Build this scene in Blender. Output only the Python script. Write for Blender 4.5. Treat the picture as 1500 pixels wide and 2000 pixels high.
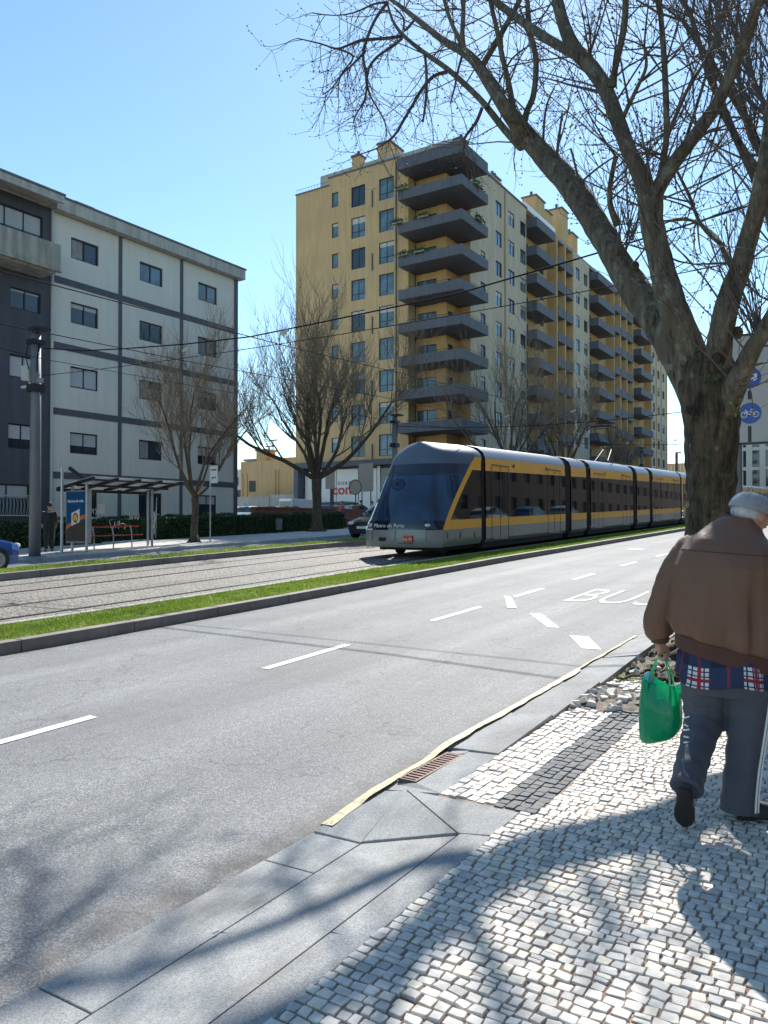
import bpy, math, random
import numpy as np
from mathutils import Vector, Matrix, noise as mnoise
R = math.radians
random.seed(11)
for o in list(bpy.data.objects): bpy.data.objects.remove(o)
C = bpy.context.scene.collection
SC = bpy.context.scene

# ------------------------------------------------------------------ camera
YAW = R(32.9); PITCH = math.atan(20/1500.); CAMH = 1.65
cam = bpy.data.objects.new('camera', bpy.data.cameras.new('camera')); C.objects.link(cam)
cam.location = (0, 0, CAMH); cam.rotation_euler = (R(90)+PITCH, 0, YAW)
cam.data.sensor_fit = 'HORIZONTAL'; cam.data.sensor_width = 36; cam.data.lens = 36
cam.data.clip_start = 0.05; cam.data.clip_end = 3000
SC.camera = cam
# ------------------------------------------------------------------ sky + sun
SUN_EL = R(42); SUN_AZ = R(20.9)           # azimuth measured left of +Y
w = bpy.data.worlds.new('World'); SC.world = w; w.use_nodes = True
nt = w.node_tree; nt.nodes.clear()
sky = nt.nodes.new('ShaderNodeTexSky'); sky.sky_type = 'NISHITA'; sky.sun_disc = False
sky.sun_elevation = SUN_EL; sky.sun_rotation = -SUN_AZ
sky.altitude = 50; sky.air_density = 1.0; sky.dust_density = 0.12; sky.ozone_density = 1.8
bg = nt.nodes.new('ShaderNodeBackground'); bg.inputs[1].default_value = 0.125
wo = nt.nodes.new('ShaderNodeOutputWorld')
tint = nt.nodes.new('ShaderNodeVectorMath'); tint.operation = 'MULTIPLY'; tint.inputs[1].default_value = (.92, 1.05, 1.02)
nt.links.new(sky.outputs[0], tint.inputs[0]); nt.links.new(tint.outputs[0], bg.inputs[0]); nt.links.new(bg.outputs[0], wo.inputs[0])
sl = bpy.data.lights.new('sun', 'SUN'); sl.energy = 5.0; sl.angle = R(0.53); sl.color = (1.0, 0.955, 0.89)
so = bpy.data.objects.new('sun', sl); C.objects.link(so)
so.rotation_euler = (-(R(90)-SUN_EL), 0, SUN_AZ)
SC.view_settings.view_transform = 'Standard'; SC.view_settings.look = 'None'
SC.view_settings.gamma = 1; SC.view_settings.exposure = 0.68
SC.render.engine = 'CYCLES'
try:
    SC.cycles.max_bounces = 8; SC.cycles.transparent_max_bounces = 12
except Exception: pass

# ------------------------------------------------------------------ terrain profile (road climbs gently)
ZT = [(-80,-1.1),(-8,-.05),(0,0),(3,.02),(6,.08),(10,.20),(15,.38),(20,.545),(45,1.24),(100,2.6),(250,5.6),(900,6)]
def zg(y):
    for (a,za),(b,zb) in zip(ZT, ZT[1:]):
        if y <= b: return za+(zb-za)*(y-a)/(b-a)
    return ZT[-1][1]
def ray(u, v):
    x=(u-750)/1500.; y=(1000-v)/1500.; cy,sy=math.cos(YAW),math.sin(YAW); cp,sp=math.cos(PITCH),math.sin(PITCH)
    return Vector((-sy*cp,cy*cp,sp))+x*Vector((cy,sy,0))+y*Vector((sy*sp,-cy*sp,cp))
def P(u, v, D):            # a real 3D point D metres in front of the viewpoint
    return Vector((0,0,CAMH))+ray(u,v)*D

# ------------------------------------------------------------------ mesh helpers
class MB:
    def __init__(s): s.v=[]; s.f=[]; s.m=[]; s.uv=None
    def add(s, vs, fs, mi=0):
        n=len(s.v); s.v += [tuple(p) for p in vs]; s.f += [tuple(i+n for i in f) for f in fs]; s.m += [mi]*len(fs); return s
    def box(s, x0,x1,y0,y1,z0,z1, mi=0, z2=None):
        a=[(x0,y0,z0),(x1,y0,z0),(x1,y1,z0),(x0,y1,z0),(x0,y0,z1),(x1,y0,z1),(x1,y1,z1),(x0,y1,z1)]
        return s.add(a,[(0,3,2,1),(4,5,6,7),(0,1,5,4),(1,2,6,5),(2,3,7,6),(3,0,4,7)],mi)
    def bar(s, a, b, wdt, h, mi=0, up=(0,0,1)):     # rectangular bar from a to b
        a=Vector(a);b=Vector(b);d=(b-a).normalized();u=Vector(up)
        if abs(d.dot(u))>.99:u=Vector((1,0,0))
        r=d.cross(u).normalized()*wdt/2;q=r.cross(d).normalized()*h/2
        vs=[a-r-q,a+r-q,a+r+q,a-r+q,b-r-q,b+r-q,b+r+q,b-r+q]
        return s.add(vs,[(0,1,2,3),(7,6,5,4),(0,4,5,1),(1,5,6,2),(2,6,7,3),(3,7,4,0)],mi)
    def tube(s, pts, rad, n=8, mi=0, cap=True, jit=0.0, rr=None, seed=0, ridge=0):
        pts=[Vector(p) for p in pts]
        if not hasattr(rad,'__len__'): rad=[rad]*len(pts)
        vs=[];up=Vector((0,0,1));prev=None
        for i,p in enumerate(pts):
            d=(pts[min(i+1,len(pts)-1)]-pts[max(i-1,0)])
            if d.length<1e-9:d=Vector((0,0,1))
            d.normalize()
            if prev is None:
                prev=d.cross(up if abs(d.z)<.95 else Vector((1,0,0))).normalized()
            prev=(prev-d*prev.dot(d));
            if prev.length<1e-6: prev=d.orthogonal()
            prev.normalize(); q=d.cross(prev)
            for k in range(n):
                a=2*math.pi*k/n; r=rad[i]
                dirv=prev*math.cos(a)+q*math.sin(a)
                if jit: 
                    r*=1+jit*mnoise.noise(Vector((p.x*2.1+dirv.x*1.3+seed,p.y*2.1+dirv.y*1.3,p.z*1.6+dirv.z*1.3)))+jit*.5*mnoise.noise((p+dirv*rad[i])*9)+(ridge*mnoise.noise(Vector((dirv.x*6.5,dirv.y*6.5,p.z*2.2+seed))) if ridge else 0)+(ridge*.8*mnoise.noise(Vector((dirv.x*13,dirv.y*13,p.z*5.5+seed))) if ridge else 0)
                vs.append(p+dirv*r)
        fs=[]
        for i in range(len(pts)-1):
            for k in range(n):
                a=i*n+k;b=i*n+(k+1)%n;fs.append((a,b,b+n,a+n))
        if cap: fs.append(tuple(reversed(range(n)))); fs.append(tuple(range((len(pts)-1)*n,len(pts)*n)))
        return s.add(vs,fs,mi)
    def loft(s, rings, mi=0, cap=True, closed=True):
        n=len(rings[0]);vs=[p for r in rings for p in r];fs=[]
        for i in range(len(rings)-1):
            for k in range(n if closed else n-1):
                a=i*n+k;b=i*n+(k+1)%n;fs.append((a,b,b+n,a+n))
        if cap and closed: fs.append(tuple(reversed(range(n))));fs.append(tuple(range((len(rings)-1)*n,len(rings)*n)))
        return s.add(vs,fs,mi)
    def sphere(s, c, r, n=10, m=6, mi=0, mat=None):
        if not hasattr(r,'__len__'): r=(r,r,r)
        c=Vector(c);rings=[]
        vs=[];fs=[]
        for i in range(m+1):
            t=math.pi*i/m
            for k in range(n):
                a=2*math.pi*k/n;q=Vector((r[0]*math.sin(t)*math.cos(a),r[1]*math.sin(t)*math.sin(a),-r[2]*math.cos(t)))
                if mat is not None:q=mat@q
                vs.append(c+q)
        for i in range(m):
            for k in range(n):
                a=i*n+k;b=i*n+(k+1)%n;fs.append((a,b,b+n,a+n))
        return s.add(vs,fs,mi)
    def prism(s, poly, axis, a, b, mi=0):
        # poly: list of 2D points, extruded along axis ('x','y','z') from a to b
        def mk(p,t): return {'x':(t,p[0],p[1]),'y':(p[0],t,p[1]),'z':(p[0],p[1],t)}[axis]
        n=len(poly);vs=[mk(p,a) for p in poly]+[mk(p,b) for p in poly]
        fs=[tuple(range(n)),tuple(range(2*n-1,n-1,-1))]+[(i,i+n,(i+1)%n+n,(i+1)%n) for i in range(n)]
        return s.add(vs,fs,mi)
    def xf(s, M):
        s.v=[tuple(M@Vector(p)) for p in s.v]; return s
    def merge(s, o, mi=0): return s.add(o.v,o.f,mi)
    def build(s, name, mats, parent=None, smooth=False, base=None, bevel=0, local=False, fixn=True):
        me=bpy.data.meshes.new(name)
        v=s.v
        if parent is not None and not local:
            L=wloc(parent); v=[(p[0]-L[0],p[1]-L[1],p[2]-L[2]) for p in v]
        me.from_pydata(v,[],s.f)
        if not isinstance(mats,(list,tuple)): mats=[mats]
        for m in mats: me.materials.append(m)
        if len(mats)>1: me.polygons.foreach_set('material_index',s.m)
        if smooth: me.polygons.foreach_set('use_smooth',[True]*len(me.polygons))
        if fixn:
            import bmesh
            bm=bmesh.new();bm.from_mesh(me);bmesh.ops.recalc_face_normals(bm,faces=bm.faces);bm.to_mesh(me);bm.free()
        me.update()
        o=bpy.data.objects.new(name,me);C.objects.link(o)
        if parent is not None:o.parent=parent
        if bevel:
            b=o.modifiers.new('bevel','BEVEL');b.width=bevel;b.segments=2;b.limit_method='ANGLE';b.angle_limit=R(40)
        return o
def wloc(o):
    L=Vector((0,0,0))
    while o is not None: L=L+o.location; o=o.parent
    return L
def npmesh(name, V, F, mats, mi=None, smooth=False, parent=None, loc=None):
    V=np.asarray(V,dtype=np.float32);F=np.asarray(F,dtype=np.int32);k=F.shape[1]
    if parent is not None: V=V-np.array(wloc(parent),dtype=np.float32)
    me=bpy.data.meshes.new(name);me.vertices.add(len(V));me.vertices.foreach_set('co',V.ravel())
    me.loops.add(F.size);me.loops.foreach_set('vertex_index',F.ravel())
    me.polygons.add(len(F));me.polygons.foreach_set('loop_start',np.arange(0,F.size,k,dtype=np.int32))
    try: me.polygons.foreach_set('loop_total',np.full(len(F),k,dtype=np.int32))
    except Exception: pass
    for m in (mats if isinstance(mats,(list,tuple)) else [mats]): me.materials.append(m)
    if mi is not None: me.polygons.foreach_set('material_index',np.asarray(mi,dtype=np.int32))
    if smooth: me.polygons.foreach_set('use_smooth',np.ones(len(F),dtype=bool))
    me.update(calc_edges=True);me.validate()
    o=bpy.data.objects.new(name,me);C.objects.link(o)
    if parent is not None:o.parent=parent
    return o
def tag(o,label=None,cat=None,group=None,kind=None):
    if label:o['label']=label
    if cat:o['category']=cat
    if group:o['group']=group
    if kind:o['kind']=kind
    return o
def thing(name,label,cat,loc=(0,0,0),rotz=0,group=None):
    o=bpy.data.objects.new(name,None);C.objects.link(o);o.location=loc;o.rotation_euler=(0,0,rotz)
    o.empty_display_size=.2
    return tag(o,label,cat,group)
def struct(o): o['kind']='structure'; return o
def copy_tree(o,parent=None):
    kids=list(o.children);c=o.copy();C.objects.link(c)
    if parent is not None:c.parent=parent
    for k in kids: copy_tree(k,c)
    return c
def textmesh(txt,size,M,mat,name,parent=None,ext=0.002,sx=1.0,bold=0.0,local=False,align='CENTER'):
    cu=bpy.data.curves.new('t','FONT');cu.body=txt;cu.size=size;cu.align_x=align;cu.align_y='CENTER';cu.extrude=ext;cu.offset=bold;cu.resolution_u=3
    to=bpy.data.objects.new('t',cu);C.objects.link(to)
    me=bpy.data.meshes.new_from_object(to);bpy.data.objects.remove(to)
    b=MB();b.add([M@Vector((v.co.x*sx,v.co.y,v.co.z)) for v in me.vertices],[tuple(p.vertices) for p in me.polygons])
    return b.build(name,mat,parent,local=local,fixn=False)

# ------------------------------------------------------------------ materials
def newmat(name):
    m=bpy.data.materials.new(name);m.use_nodes=True;n=m.node_tree;b=n.nodes['Principled BSDF'];return m,n,b
def N(n,t,**kw):
    x=n.nodes.new(t)
    for k,v in kw.items():
        if k.startswith('_'): setattr(x,k[1:],v)
        else: x.inputs[k.replace('__',' ')].default_value=v
    return x
def ramp(n,src,pts):
    r=n.nodes.new('ShaderNodeValToRGB');e=r.color_ramp.elements
    e[0].position=pts[0][0];e[0].color=(*pts[0][1],1);e[1].position=pts[1][0];e[1].color=(*pts[1][1],1)
    for p,c in pts[2:]:
        q=e.new(p);q.color=(*c,1)
    n.links.new(src,r.inputs[0]);return r.outputs[0]
def mix(n,f,a,b,mode='MIX'):
    x=n.nodes.new('ShaderNodeMix');x.data_type='RGBA';x.blend_type=mode
    for s,i in ((f,0),(a,6),(b,7)):
        if hasattr(s,'node'): n.links.new(s,x.inputs[i])
        elif i==0: x.inputs[0].default_value=s
        else: x.inputs[i].default_value=(*s,1)
    return x.outputs[2]
def coords(n,scale=(1,1,1),kind='Object'):
    t=n.nodes.new('ShaderNodeTexCoord');mp=n.nodes.new('ShaderNodeMapping');mp.inputs['Scale'].default_value=scale
    n.links.new(t.outputs[kind],mp.inputs[0]);return mp.outputs[0]
def noise(n,co,scale,detail=4,rough=.55):
    x=N(n,'ShaderNodeTexNoise',Scale=scale,Detail=detail,Roughness=rough);n.links.new(co,x.inputs['Vector']);return x.outputs['Fac']
def bump(n,b,h,strength,dist=.01):
    x=N(n,'ShaderNodeBump',Strength=strength,Distance=dist);n.links.new(h,x.inputs['Height']);n.links.new(x.outputs[0],b.inputs['Normal']);return x
def sc(c,k): return tuple(max(0,min(1,q*k)) for q in c)
def simple(name,col,rough=.6,metal=0,var=.12,vs=3,bs=40,bst=.15,bd=.003,spec=.5,coat=0,streak=0,scl=(1,1,1)):
    m,n,b=newmat(name);co=coords(n,scl)
    f=noise(n,co,vs,6,.6);c=ramp(n,f,[(.3,sc(col,1-var)),(.7,sc(col,1+var))])
    if streak:
        co2=coords(n,(1.6,1.6,.12));f2=noise(n,co2,2.2,6,.65);s=ramp(n,f2,[(.42,(0,0,0)),(.75,(1,1,1))])
        c=mix(n,s,c,sc(col,1-streak))
    n.links.new(c,b.inputs['Base Color']);b.inputs['Roughness'].default_value=rough;b.inputs['Metallic'].default_value=metal
    b.inputs['Specular IOR Level'].default_value=spec;b.inputs['Coat Weight'].default_value=coat;b.inputs['Coat Roughness'].default_value=.05
    if bst: bump(n,b,noise(n,co,bs,5,.6),bst,bd)
    return m
def m_asphalt(name,col,rough=.78):
    m,n,b=newmat(name);co=coords(n)
    big=noise(n,co,.35,5,.6);c=ramp(n,big,[(.3,sc(col,.86)),(.7,sc(col,1.12))])
    v=N(n,'ShaderNodeTexVoronoi',Scale=135);n.links.new(co,v.inputs['Vector'])
    sp=ramp(n,v.outputs['Color'],[(.0,(.42,.42,.42)),(.5,(.93,.93,.93)),(1.0,(1.85,1.85,1.8))])
    c=mix(n,1.0,c,sp,'MULTIPLY')
    v3=N(n,'ShaderNodeTexVoronoi',Scale=30);n.links.new(co,v3.inputs['Vector'])
    sp3=ramp(n,v3.outputs['Color'],[(.0,(.93,.93,.93)),(.5,(1,1,1)),(1.0,(1.08,1.08,1.07))])
    c=mix(n,1.0,c,sp3,'MULTIPLY')
    # faint wheel tracks and long stains along the road
    co2=coords(n,(2.2,.06,1));st=noise(n,co2,1.4,5,.6);c=mix(n,ramp(n,st,[(.4,(0,0,0)),(.72,(.55,.55,.55))]),c,sc(col,.66))
    blot=noise(n,co,.8,6,.68);c=mix(n,ramp(n,blot,[(.50,(0,0,0)),(.72,(.55,.55,.55))]),c,sc(col,.62))
    oil=noise(n,coords(n,(3,.8,1)),1.1,4,.6);c=mix(n,ramp(n,oil,[(.66,(0,0,0)),(.74,(.5,.5,.5))]),c,sc(col,.5))
    vk=N(n,'ShaderNodeTexVoronoi',Scale=.42,_feature='DISTANCE_TO_EDGE');dn=N(n,'ShaderNodeVectorMath',_operation='ADD');n.links.new(co,dn.inputs[0])
    nx=N(n,'ShaderNodeTexNoise',Scale=2.5,Detail=6);n.links.new(co,nx.inputs['Vector']);n.links.new(nx.outputs['Color'],dn.inputs[1]);n.links.new(dn.outputs[0],vk.inputs['Vector'])
    c=mix(n,ramp(n,vk.outputs['Distance'],[(.0018,(.55,.55,.55)),(.005,(0,0,0))]),c,sc(col,.3))
    sx=n.nodes.new('ShaderNodeSeparateXYZ');n.links.new(co,sx.inputs[0]);X_=sx.outputs[0]
    if name=='asphalt':
        wv=N(n,'ShaderNodeMath',_operation='SINE');mm=N(n,'ShaderNodeMath',_operation='MULTIPLY_ADD');n.links.new(X_,mm.inputs[0]);mm.inputs[1].default_value=4.1;mm.inputs[2].default_value=.6;n.links.new(mm.outputs[0],wv.inputs[0])
        c=mix(n,1.0,c,ramp(n,wv.outputs[0],[(.0,(.93,.93,.93)),(1.0,(1.09,1.09,1.085))]),'MULTIPLY')
        ds=[]
        for x0,sg in ((-8.8,1),(-2.48,-1)):
            q=N(n,'ShaderNodeMath',_operation='MULTIPLY_ADD');n.links.new(X_,q.inputs[0]);q.inputs[1].default_value=-sg*2.6;q.inputs[2].default_value=sg*2.6*x0+1.0;ds.append(q.outputs[0])
        mxx=N(n,'ShaderNodeMath',_operation='MAXIMUM');n.links.new(ds[0],mxx.inputs[0]);n.links.new(ds[1],mxx.inputs[1])
        dm=N(n,'ShaderNodeMath',_operation='MULTIPLY');dm.use_clamp=True;n.links.new(mxx.outputs[0],dm.inputs[0]);n.links.new(ramp(n,noise(n,co,5,6,.7),[(.38,(0,0,0)),(.66,(1,1,1))]),dm.inputs[1])
        c=mix(n,dm.outputs[0],c,(.115,.095,.075))
    # chips of pale grit
    v2=N(n,'ShaderNodeTexVoronoi',Scale=4.2,Randomness=1.0);n.links.new(co,v2.inputs['Vector'])
    chip=ramp(n,v2.outputs['Distance'],[(.02,(1,1,1)),(.032,(0,0,0))]);c=mix(n,chip,c,(.5,.5,.48))
    n.links.new(c,b.inputs['Base Color']);b.inputs['Roughness'].default_value=rough;b.inputs['Specular IOR Level'].default_value=.4
    hh=n.nodes.new('ShaderNodeMath');hh.operation='ADD';n.links.new(v.outputs['Distance'],hh.inputs[0]);n.links.new(noise(n,co,60,3,.7),hh.inputs[1])
    bump(n,b,hh.outputs[0],.5,.004);return m
def m_granite(name,col,k=1.0):
    m,n,b=newmat(name);co=coords(n)
    v=N(n,'ShaderNodeTexVoronoi',Scale=260);n.links.new(co,v.inputs['Vector'])
    f=noise(n,co,2.2,6,.6);c=ramp(n,f,[(.3,sc(col,.82)),(.7,sc(col,1.12))])
    c=mix(n,1.0,c,ramp(n,v.outputs['Color'],[(.0,(.55,.55,.56)),(.4,(.92,.92,.92)),(1,(1.4,1.4,1.4))]),'MULTIPLY')
    st=noise(n,co,.9,7,.7);c=mix(n,ramp(n,st,[(.5,(0,0,0)),(.8,(.4,.4,.4))]),c,sc(col,.55))
    gr=noise(n,coords(n,(1.5,.5,1)),3.0,7,.72);c=mix(n,ramp(n,gr,[(.5,(0,0,0)),(.66,(.55,.55,.55))]),c,(.22,.205,.18))
    n.links.new(c,b.inputs['Base Color']);b.inputs['Roughness'].default_value=.9;b.inputs['Specular IOR Level'].default_value=.2
    bump(n,b,noise(n,co,120,4,.7),.35,.002);return m
def m_grass(name):
    m,n,b=newmat(name);co=coords(n)
    c=ramp(n,noise(n,co,1.1,5,.6),[(.3,(.16,.25,.03)),(.55,(.26,.35,.05)),(.8,(.38,.41,.12))])
    n.links.new(c,b.inputs['Base Color']);b.inputs['Roughness'].default_value=.5
    tr=N(n,'ShaderNodeBsdfTranslucent');n.links.new(mix(n,.0,c,c),tr.inputs['Color'])
    tr.inputs['Color'].default_value=(.36,.55,.05,1)
    mx=N(n,'ShaderNodeMixShader',Fac=.4);n.links.new(b.outputs[0],mx.inputs[1]);n.links.new(tr.outputs[0],mx.inputs[2])
    n.links.new(mx.outputs[0],n.nodes['Material Output'].inputs[0]);return m
def m_cobble(name,c1,c2,cj,scale,squash=(1,1,1)):
    m,n,b=newmat(name);co=coords(n,squash)
    v=N(n,'ShaderNodeTexVoronoi',Scale=scale,Randomness=.7,_feature='DISTANCE_TO_EDGE');n.links.new(co,v.inputs['Vector'])
    vc=N(n,'ShaderNodeTexVoronoi',Scale=scale,Randomness=.7);n.links.new(co,vc.inputs['Vector'])
    c=ramp(n,vc.outputs['Color'],[(.1,c1),(.9,c2)])
    c=mix(n,ramp(n,v.outputs['Distance'],[(.02,(1,1,1)),(.09,(0,0,0))]),c,cj)
    st=noise(n,coords(n,(.8,.1,1)),1.2,5,.6);c=mix(n,ramp(n,st,[(.45,(0,0,0)),(.8,(.5,.5,.5))]),c,sc(c1,.6))
    n.links.new(c,b.inputs['Base Color']);b.inputs['Roughness'].default_value=.75
    bump(n,b,ramp(n,v.outputs['Distance'],[(.0,(0,0,0)),(.25,(1,1,1))]),.8,.02);return m
def m_glass(name,col=(.012,.016,.02),rough=.03,tint=None):
    m,n,b=newmat(name);co=coords(n)
    c=ramp(n,noise(n,co,.9,4,.5),[(.35,sc(col,.6)),(.65,sc(col,1.5))]);n.links.new(c,b.inputs['Base Color'])
    b.inputs['Roughness'].default_value=rough;b.inputs['Specular IOR Level'].default_value=.8;b.inputs['IOR'].default_value=1.5
    bump(n,b,noise(n,co,1.2,2,.5),.04,.02);return m
def m_bark(name,dark,mid,light,lich=True,big=1.0):
    m,n,b=newmat(name);co=coords(n);cz=coords(n,(1,1,.22))
    f=noise(n,cz,13*big,8,.72);c=ramp(n,f,[(.36,dark),(.50,mid),(.68,light)])
    p=noise(n,co,2.3,5,.6);c=mix(n,mix(n,1.0,ramp(n,p,[(.45,(0,0,0)),(.62,(.7,.7,.7))]),ramp(n,f,[(.42,(0,0,0)),(.5,(1,1,1))]),'MULTIPLY'),c,(.10,.078,.045))
    if lich:
        v=N(n,'ShaderNodeTexVoronoi',Scale=7.5,Randomness=1.0);n.links.new(co,v.inputs['Vector'])
        d=N(n,'ShaderNodeMath',_operation='ADD');n.links.new(v.outputs['Distance'],d.inputs[0])
        nz=N(n,'ShaderNodeMath',_operation='MULTIPLY');n.links.new(noise(n,co,22,4,.6),nz.inputs[0]);nz.inputs[1].default_value=.35
        n.links.new(nz.outputs[0],d.inputs[1])
        gate=ramp(n,noise(n,co,1.6,3,.5),[(.50,(0,0,0)),(.58,(1,1,1))])
        c=mix(n,mix(n,1.0,ramp(n,d.outputs[0],[(.27,(.8,.8,.8)),(.42,(0,0,0))]),gate,'MULTIPLY'),c,(.21,.22,.17))
        v4=N(n,'ShaderNodeTexVoronoi',Scale=3.3,Randomness=1.0);n.links.new(co,v4.inputs['Vector'])
        d4=N(n,'ShaderNodeMath',_operation='MULTIPLY_ADD');n.links.new(noise(n,co,14,4,.6),d4.inputs[0]);d4.inputs[1].default_value=.22;n.links.new(v4.outputs['Distance'],d4.inputs[2])
        c=mix(n,ramp(n,d4.outputs[0],[(.20,(.7,.7,.7)),(.27,(0,0,0))]),c,(.24,.25,.20))
        g=noise(n,co,3.1,6,.7);c=mix(n,ramp(n,g,[(.58,(0,0,0)),(.7,(.8,.8,.8))]),c,(.10,.115,.045))
    n.links.new(c,b.inputs['Base Color']);b.inputs['Roughness'].default_value=.85
    bump(n,b,f,1.0,.055);return m
MAT={}
MAT['asphalt']=m_asphalt('asphalt',(.215,.22,.225))
MAT['asphalt_far']=m_asphalt('asphalt_pale',(.27,.272,.275))
MAT['granite']=m_granite('granite_grey',(.34,.345,.34))
MAT['granite_pale']=m_granite('granite_pale',(.43,.44,.43))
MAT['kerb_dark']=simple('kerb_stone_worn',(.24,.215,.20),.8,var=.25,vs=1.6,bs=30,bst=.4,streak=.3)
MAT['stone_white']=simple('limestone_sett',(.64,.60,.54),.72,var=.28,vs=14,bs=45,bst=.6,bd=.003)
MAT['stone_grey']=simple('limestone_sett_grey',(.47,.45,.42),.72,var=.25,vs=14,bs=45,bst=.6,bd=.003)
MAT['stone_cream']=simple('limestone_sett_cream',(.70,.64,.53),.72,var=.2,vs=14,bs=45,bst=.6,bd=.003)
MAT['stone_dark']=simple('basalt_sett',(.115,.125,.13),.8,var=.3,vs=14,bs=45,bst=.6,bd=.003)
MAT['soil']=simple('joint_soil',(.31,.22,.165),.95,var=.35,vs=9,bs=70,bst=.7,bd=.01)
MAT['dirt']=simple('dry_soil',(.19,.16,.13),.95,var=.35,vs=4,bs=40,bst=.9,bd=.02)
MAT['grass']=m_grass('grass_blades')
MAT['turf']=simple('turf_base',(.14,.20,.035),.95,var=.4,vs=3,bs=60,bst=.8,bd=.02)
MAT['track']=m_cobble('track_setts',(.19,.175,.15),(.29,.27,.235),(.07,.062,.052),8.5)
MAT['pave_far']=m_cobble('far_pavement_setts',(.62,.61,.57),(.7,.68,.63),(.35,.33,.3),9)
MAT['rail']=simple('rail_steel',(.42,.38,.36),.28,.9,var=.2,vs=8,bst=.05)
MAT['groove']=simple('rail_groove',(.05,.04,.035),.9)
def m_paint(name,col):
    m,n,b=newmat(name);co=coords(n);f=noise(n,co,26,6,.75)
    c=mix(n,ramp(n,f,[((.60 if name=='road_paint_white' else .50),(0,0,0)),((.68 if name=='road_paint_white' else .62),(.85,.85,.85))]),col,(.2,.2,.2));n.links.new(c,b.inputs['Base Color'])
    b.inputs['Roughness'].default_value=.6;bump(n,b,f,.3,.004);return m
MAT['paint_white']=m_paint('road_paint_white',(.66,.66,.64))
MAT['paint_faded']=simple('road_paint_faded',(.42,.42,.41),.7,var=.25,vs=20)
MAT['paint_yellow']=m_paint('road_paint_yellow',(.70,.60,.34))
MAT['concrete']=simple('concrete',(.30,.30,.29),.85,var=.2,vs=2,streak=.3)
MAT['concrete_pale']=simple('concrete_pale',(.42,.40,.37),.85,var=.15,vs=1.2,streak=.35,bs=15)
MAT['pole']=simple('galvanised_pole',(.17,.175,.185),.6,.1,var=.15,vs=2,streak=.2)
MAT['steel']=simple('brushed_steel',(.45,.46,.47),.35,.6,var=.1)
MAT['dark_metal']=simple('dark_metal',(.035,.036,.04),.45,.3,var=.2)
MAT['black']=simple('black_rubber',(.018,.018,.02),.7,var=.2)
MAT['wire']=simple('wire_dark',(.012,.012,.013),.95,spec=.1)
MAT['wire_grey']=simple('wire_grey',(.022,.022,.024),.95,0,spec=.1)
MAT['white_wall']=simple('pale_render_panels',(.70,.665,.575),.85,var=.05,vs=.6,bs=30,bst=.2,streak=.10)
MAT['grey_wall']=simple('charcoal_render',(.085,.088,.10),.85,var=.12,vs=.7,bs=25,bst=.25,streak=.25)
MAT['band']=simple('charcoal_band',(.10,.10,.12),.8,var=.12)
MAT['eave']=simple('eave_concrete',(.46,.44,.39),.85,var=.1,vs=1,streak=.45)
MAT['roof_edge']=simple('roof_flashing',(.12,.13,.14),.6,var=.2)
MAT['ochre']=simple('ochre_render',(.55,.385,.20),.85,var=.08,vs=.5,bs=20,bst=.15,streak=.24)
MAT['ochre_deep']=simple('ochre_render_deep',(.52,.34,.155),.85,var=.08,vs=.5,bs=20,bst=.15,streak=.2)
MAT['cream']=simple('cream_lit_render',(.52,.455,.34),.85,var=.08,vs=.5,bs=20,bst=.15,streak=.3)  # brighter light on the tower's street face is put into this paler tone
MAT['slate']=simple('slate_blue_render',(.10,.11,.135),.7,var=.12,vs=.8,streak=.3)
MAT['win_frame']=simple('window_frame_dark',(.03,.032,.04),.4,.2)
MAT['glass']=m_glass('window_glass',(.02,.035,.05),.04)
MAT['glass_blue']=m_glass('window_glass_pale',(.09,.15,.19),.08)
MAT['glass_tram']=m_glass('tram_glass',(.010,.011,.014),.03)
MAT['windshield']=m_glass('windshield_glass',(.018,.045,.10),.05)
MAT['shutter']=simple('roller_shutter',(.50,.50,.48),.6,var=.06,bst=.0)
MAT['curtain']=simple('curtain',(.30,.28,.26),.9,var=.3,vs=6)
MAT['tram_yellow']=simple('tram_paint_amber',(.90,.42,.010),.42,var=.05,vs=1,bst=0,coat=.12)
MAT['tram_grey']=simple('tram_paint_grey',(.25,.26,.245),.42,.2,var=.14,vs=1,bst=0,coat=.15)
MAT['tram_roof']=simple('tram_roof_bluegrey',(.10,.125,.165),.5,.1,var=.12,vs=1,bst=.05,coat=.2)
MAT['bellows']=simple('rubber_bellows',(.045,.038,.036),.7,var=.2)
MAT['red']=simple('red_paint',(.62,.035,.03),.4,var=.08)
MAT['white']=simple('white_paint',(.78,.78,.76),.4,var=.04)
MAT['blue_sign']=simple('blue_sign_face',(.02,.10,.42),.35,var=.04,bst=0)
MAT['sign_grey']=simple('sign_panel_grey',(.48,.49,.47),.5,var=.05,bst=0)
MAT['leaf_hedge']=simple('hedge_leaf',(.035,.075,.018),.5,var=.45,vs=2.5,bst=0)
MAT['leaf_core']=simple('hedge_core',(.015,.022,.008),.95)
MAT['brick']=simple('red_brick_wall',(.24,.09,.055),.9,var=.25,vs=5,bs=20,bst=.4)
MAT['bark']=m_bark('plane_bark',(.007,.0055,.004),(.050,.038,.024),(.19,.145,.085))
MAT['bark_small']=m_bark('street_tree_bark',(.03,.022,.016),(.10,.07,.045),(.16,.12,.08),False)
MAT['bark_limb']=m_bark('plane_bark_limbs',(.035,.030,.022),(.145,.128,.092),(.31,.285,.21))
MAT['twig']=simple('twig_bark',(.095,.075,.065),.8,var=.3,vs=4,bst=0)
MAT['sign_back']=simple('sign_back_grey',(.23,.235,.23),.6,var=.1)
MAT['twig_warm']=simple('twig_bark_warm',(.19,.15,.10),.8,var=.3,vs=4,bst=0)
MAT['bud']=simple('bud',(.11,.065,.045),.7,var=.3)
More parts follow.
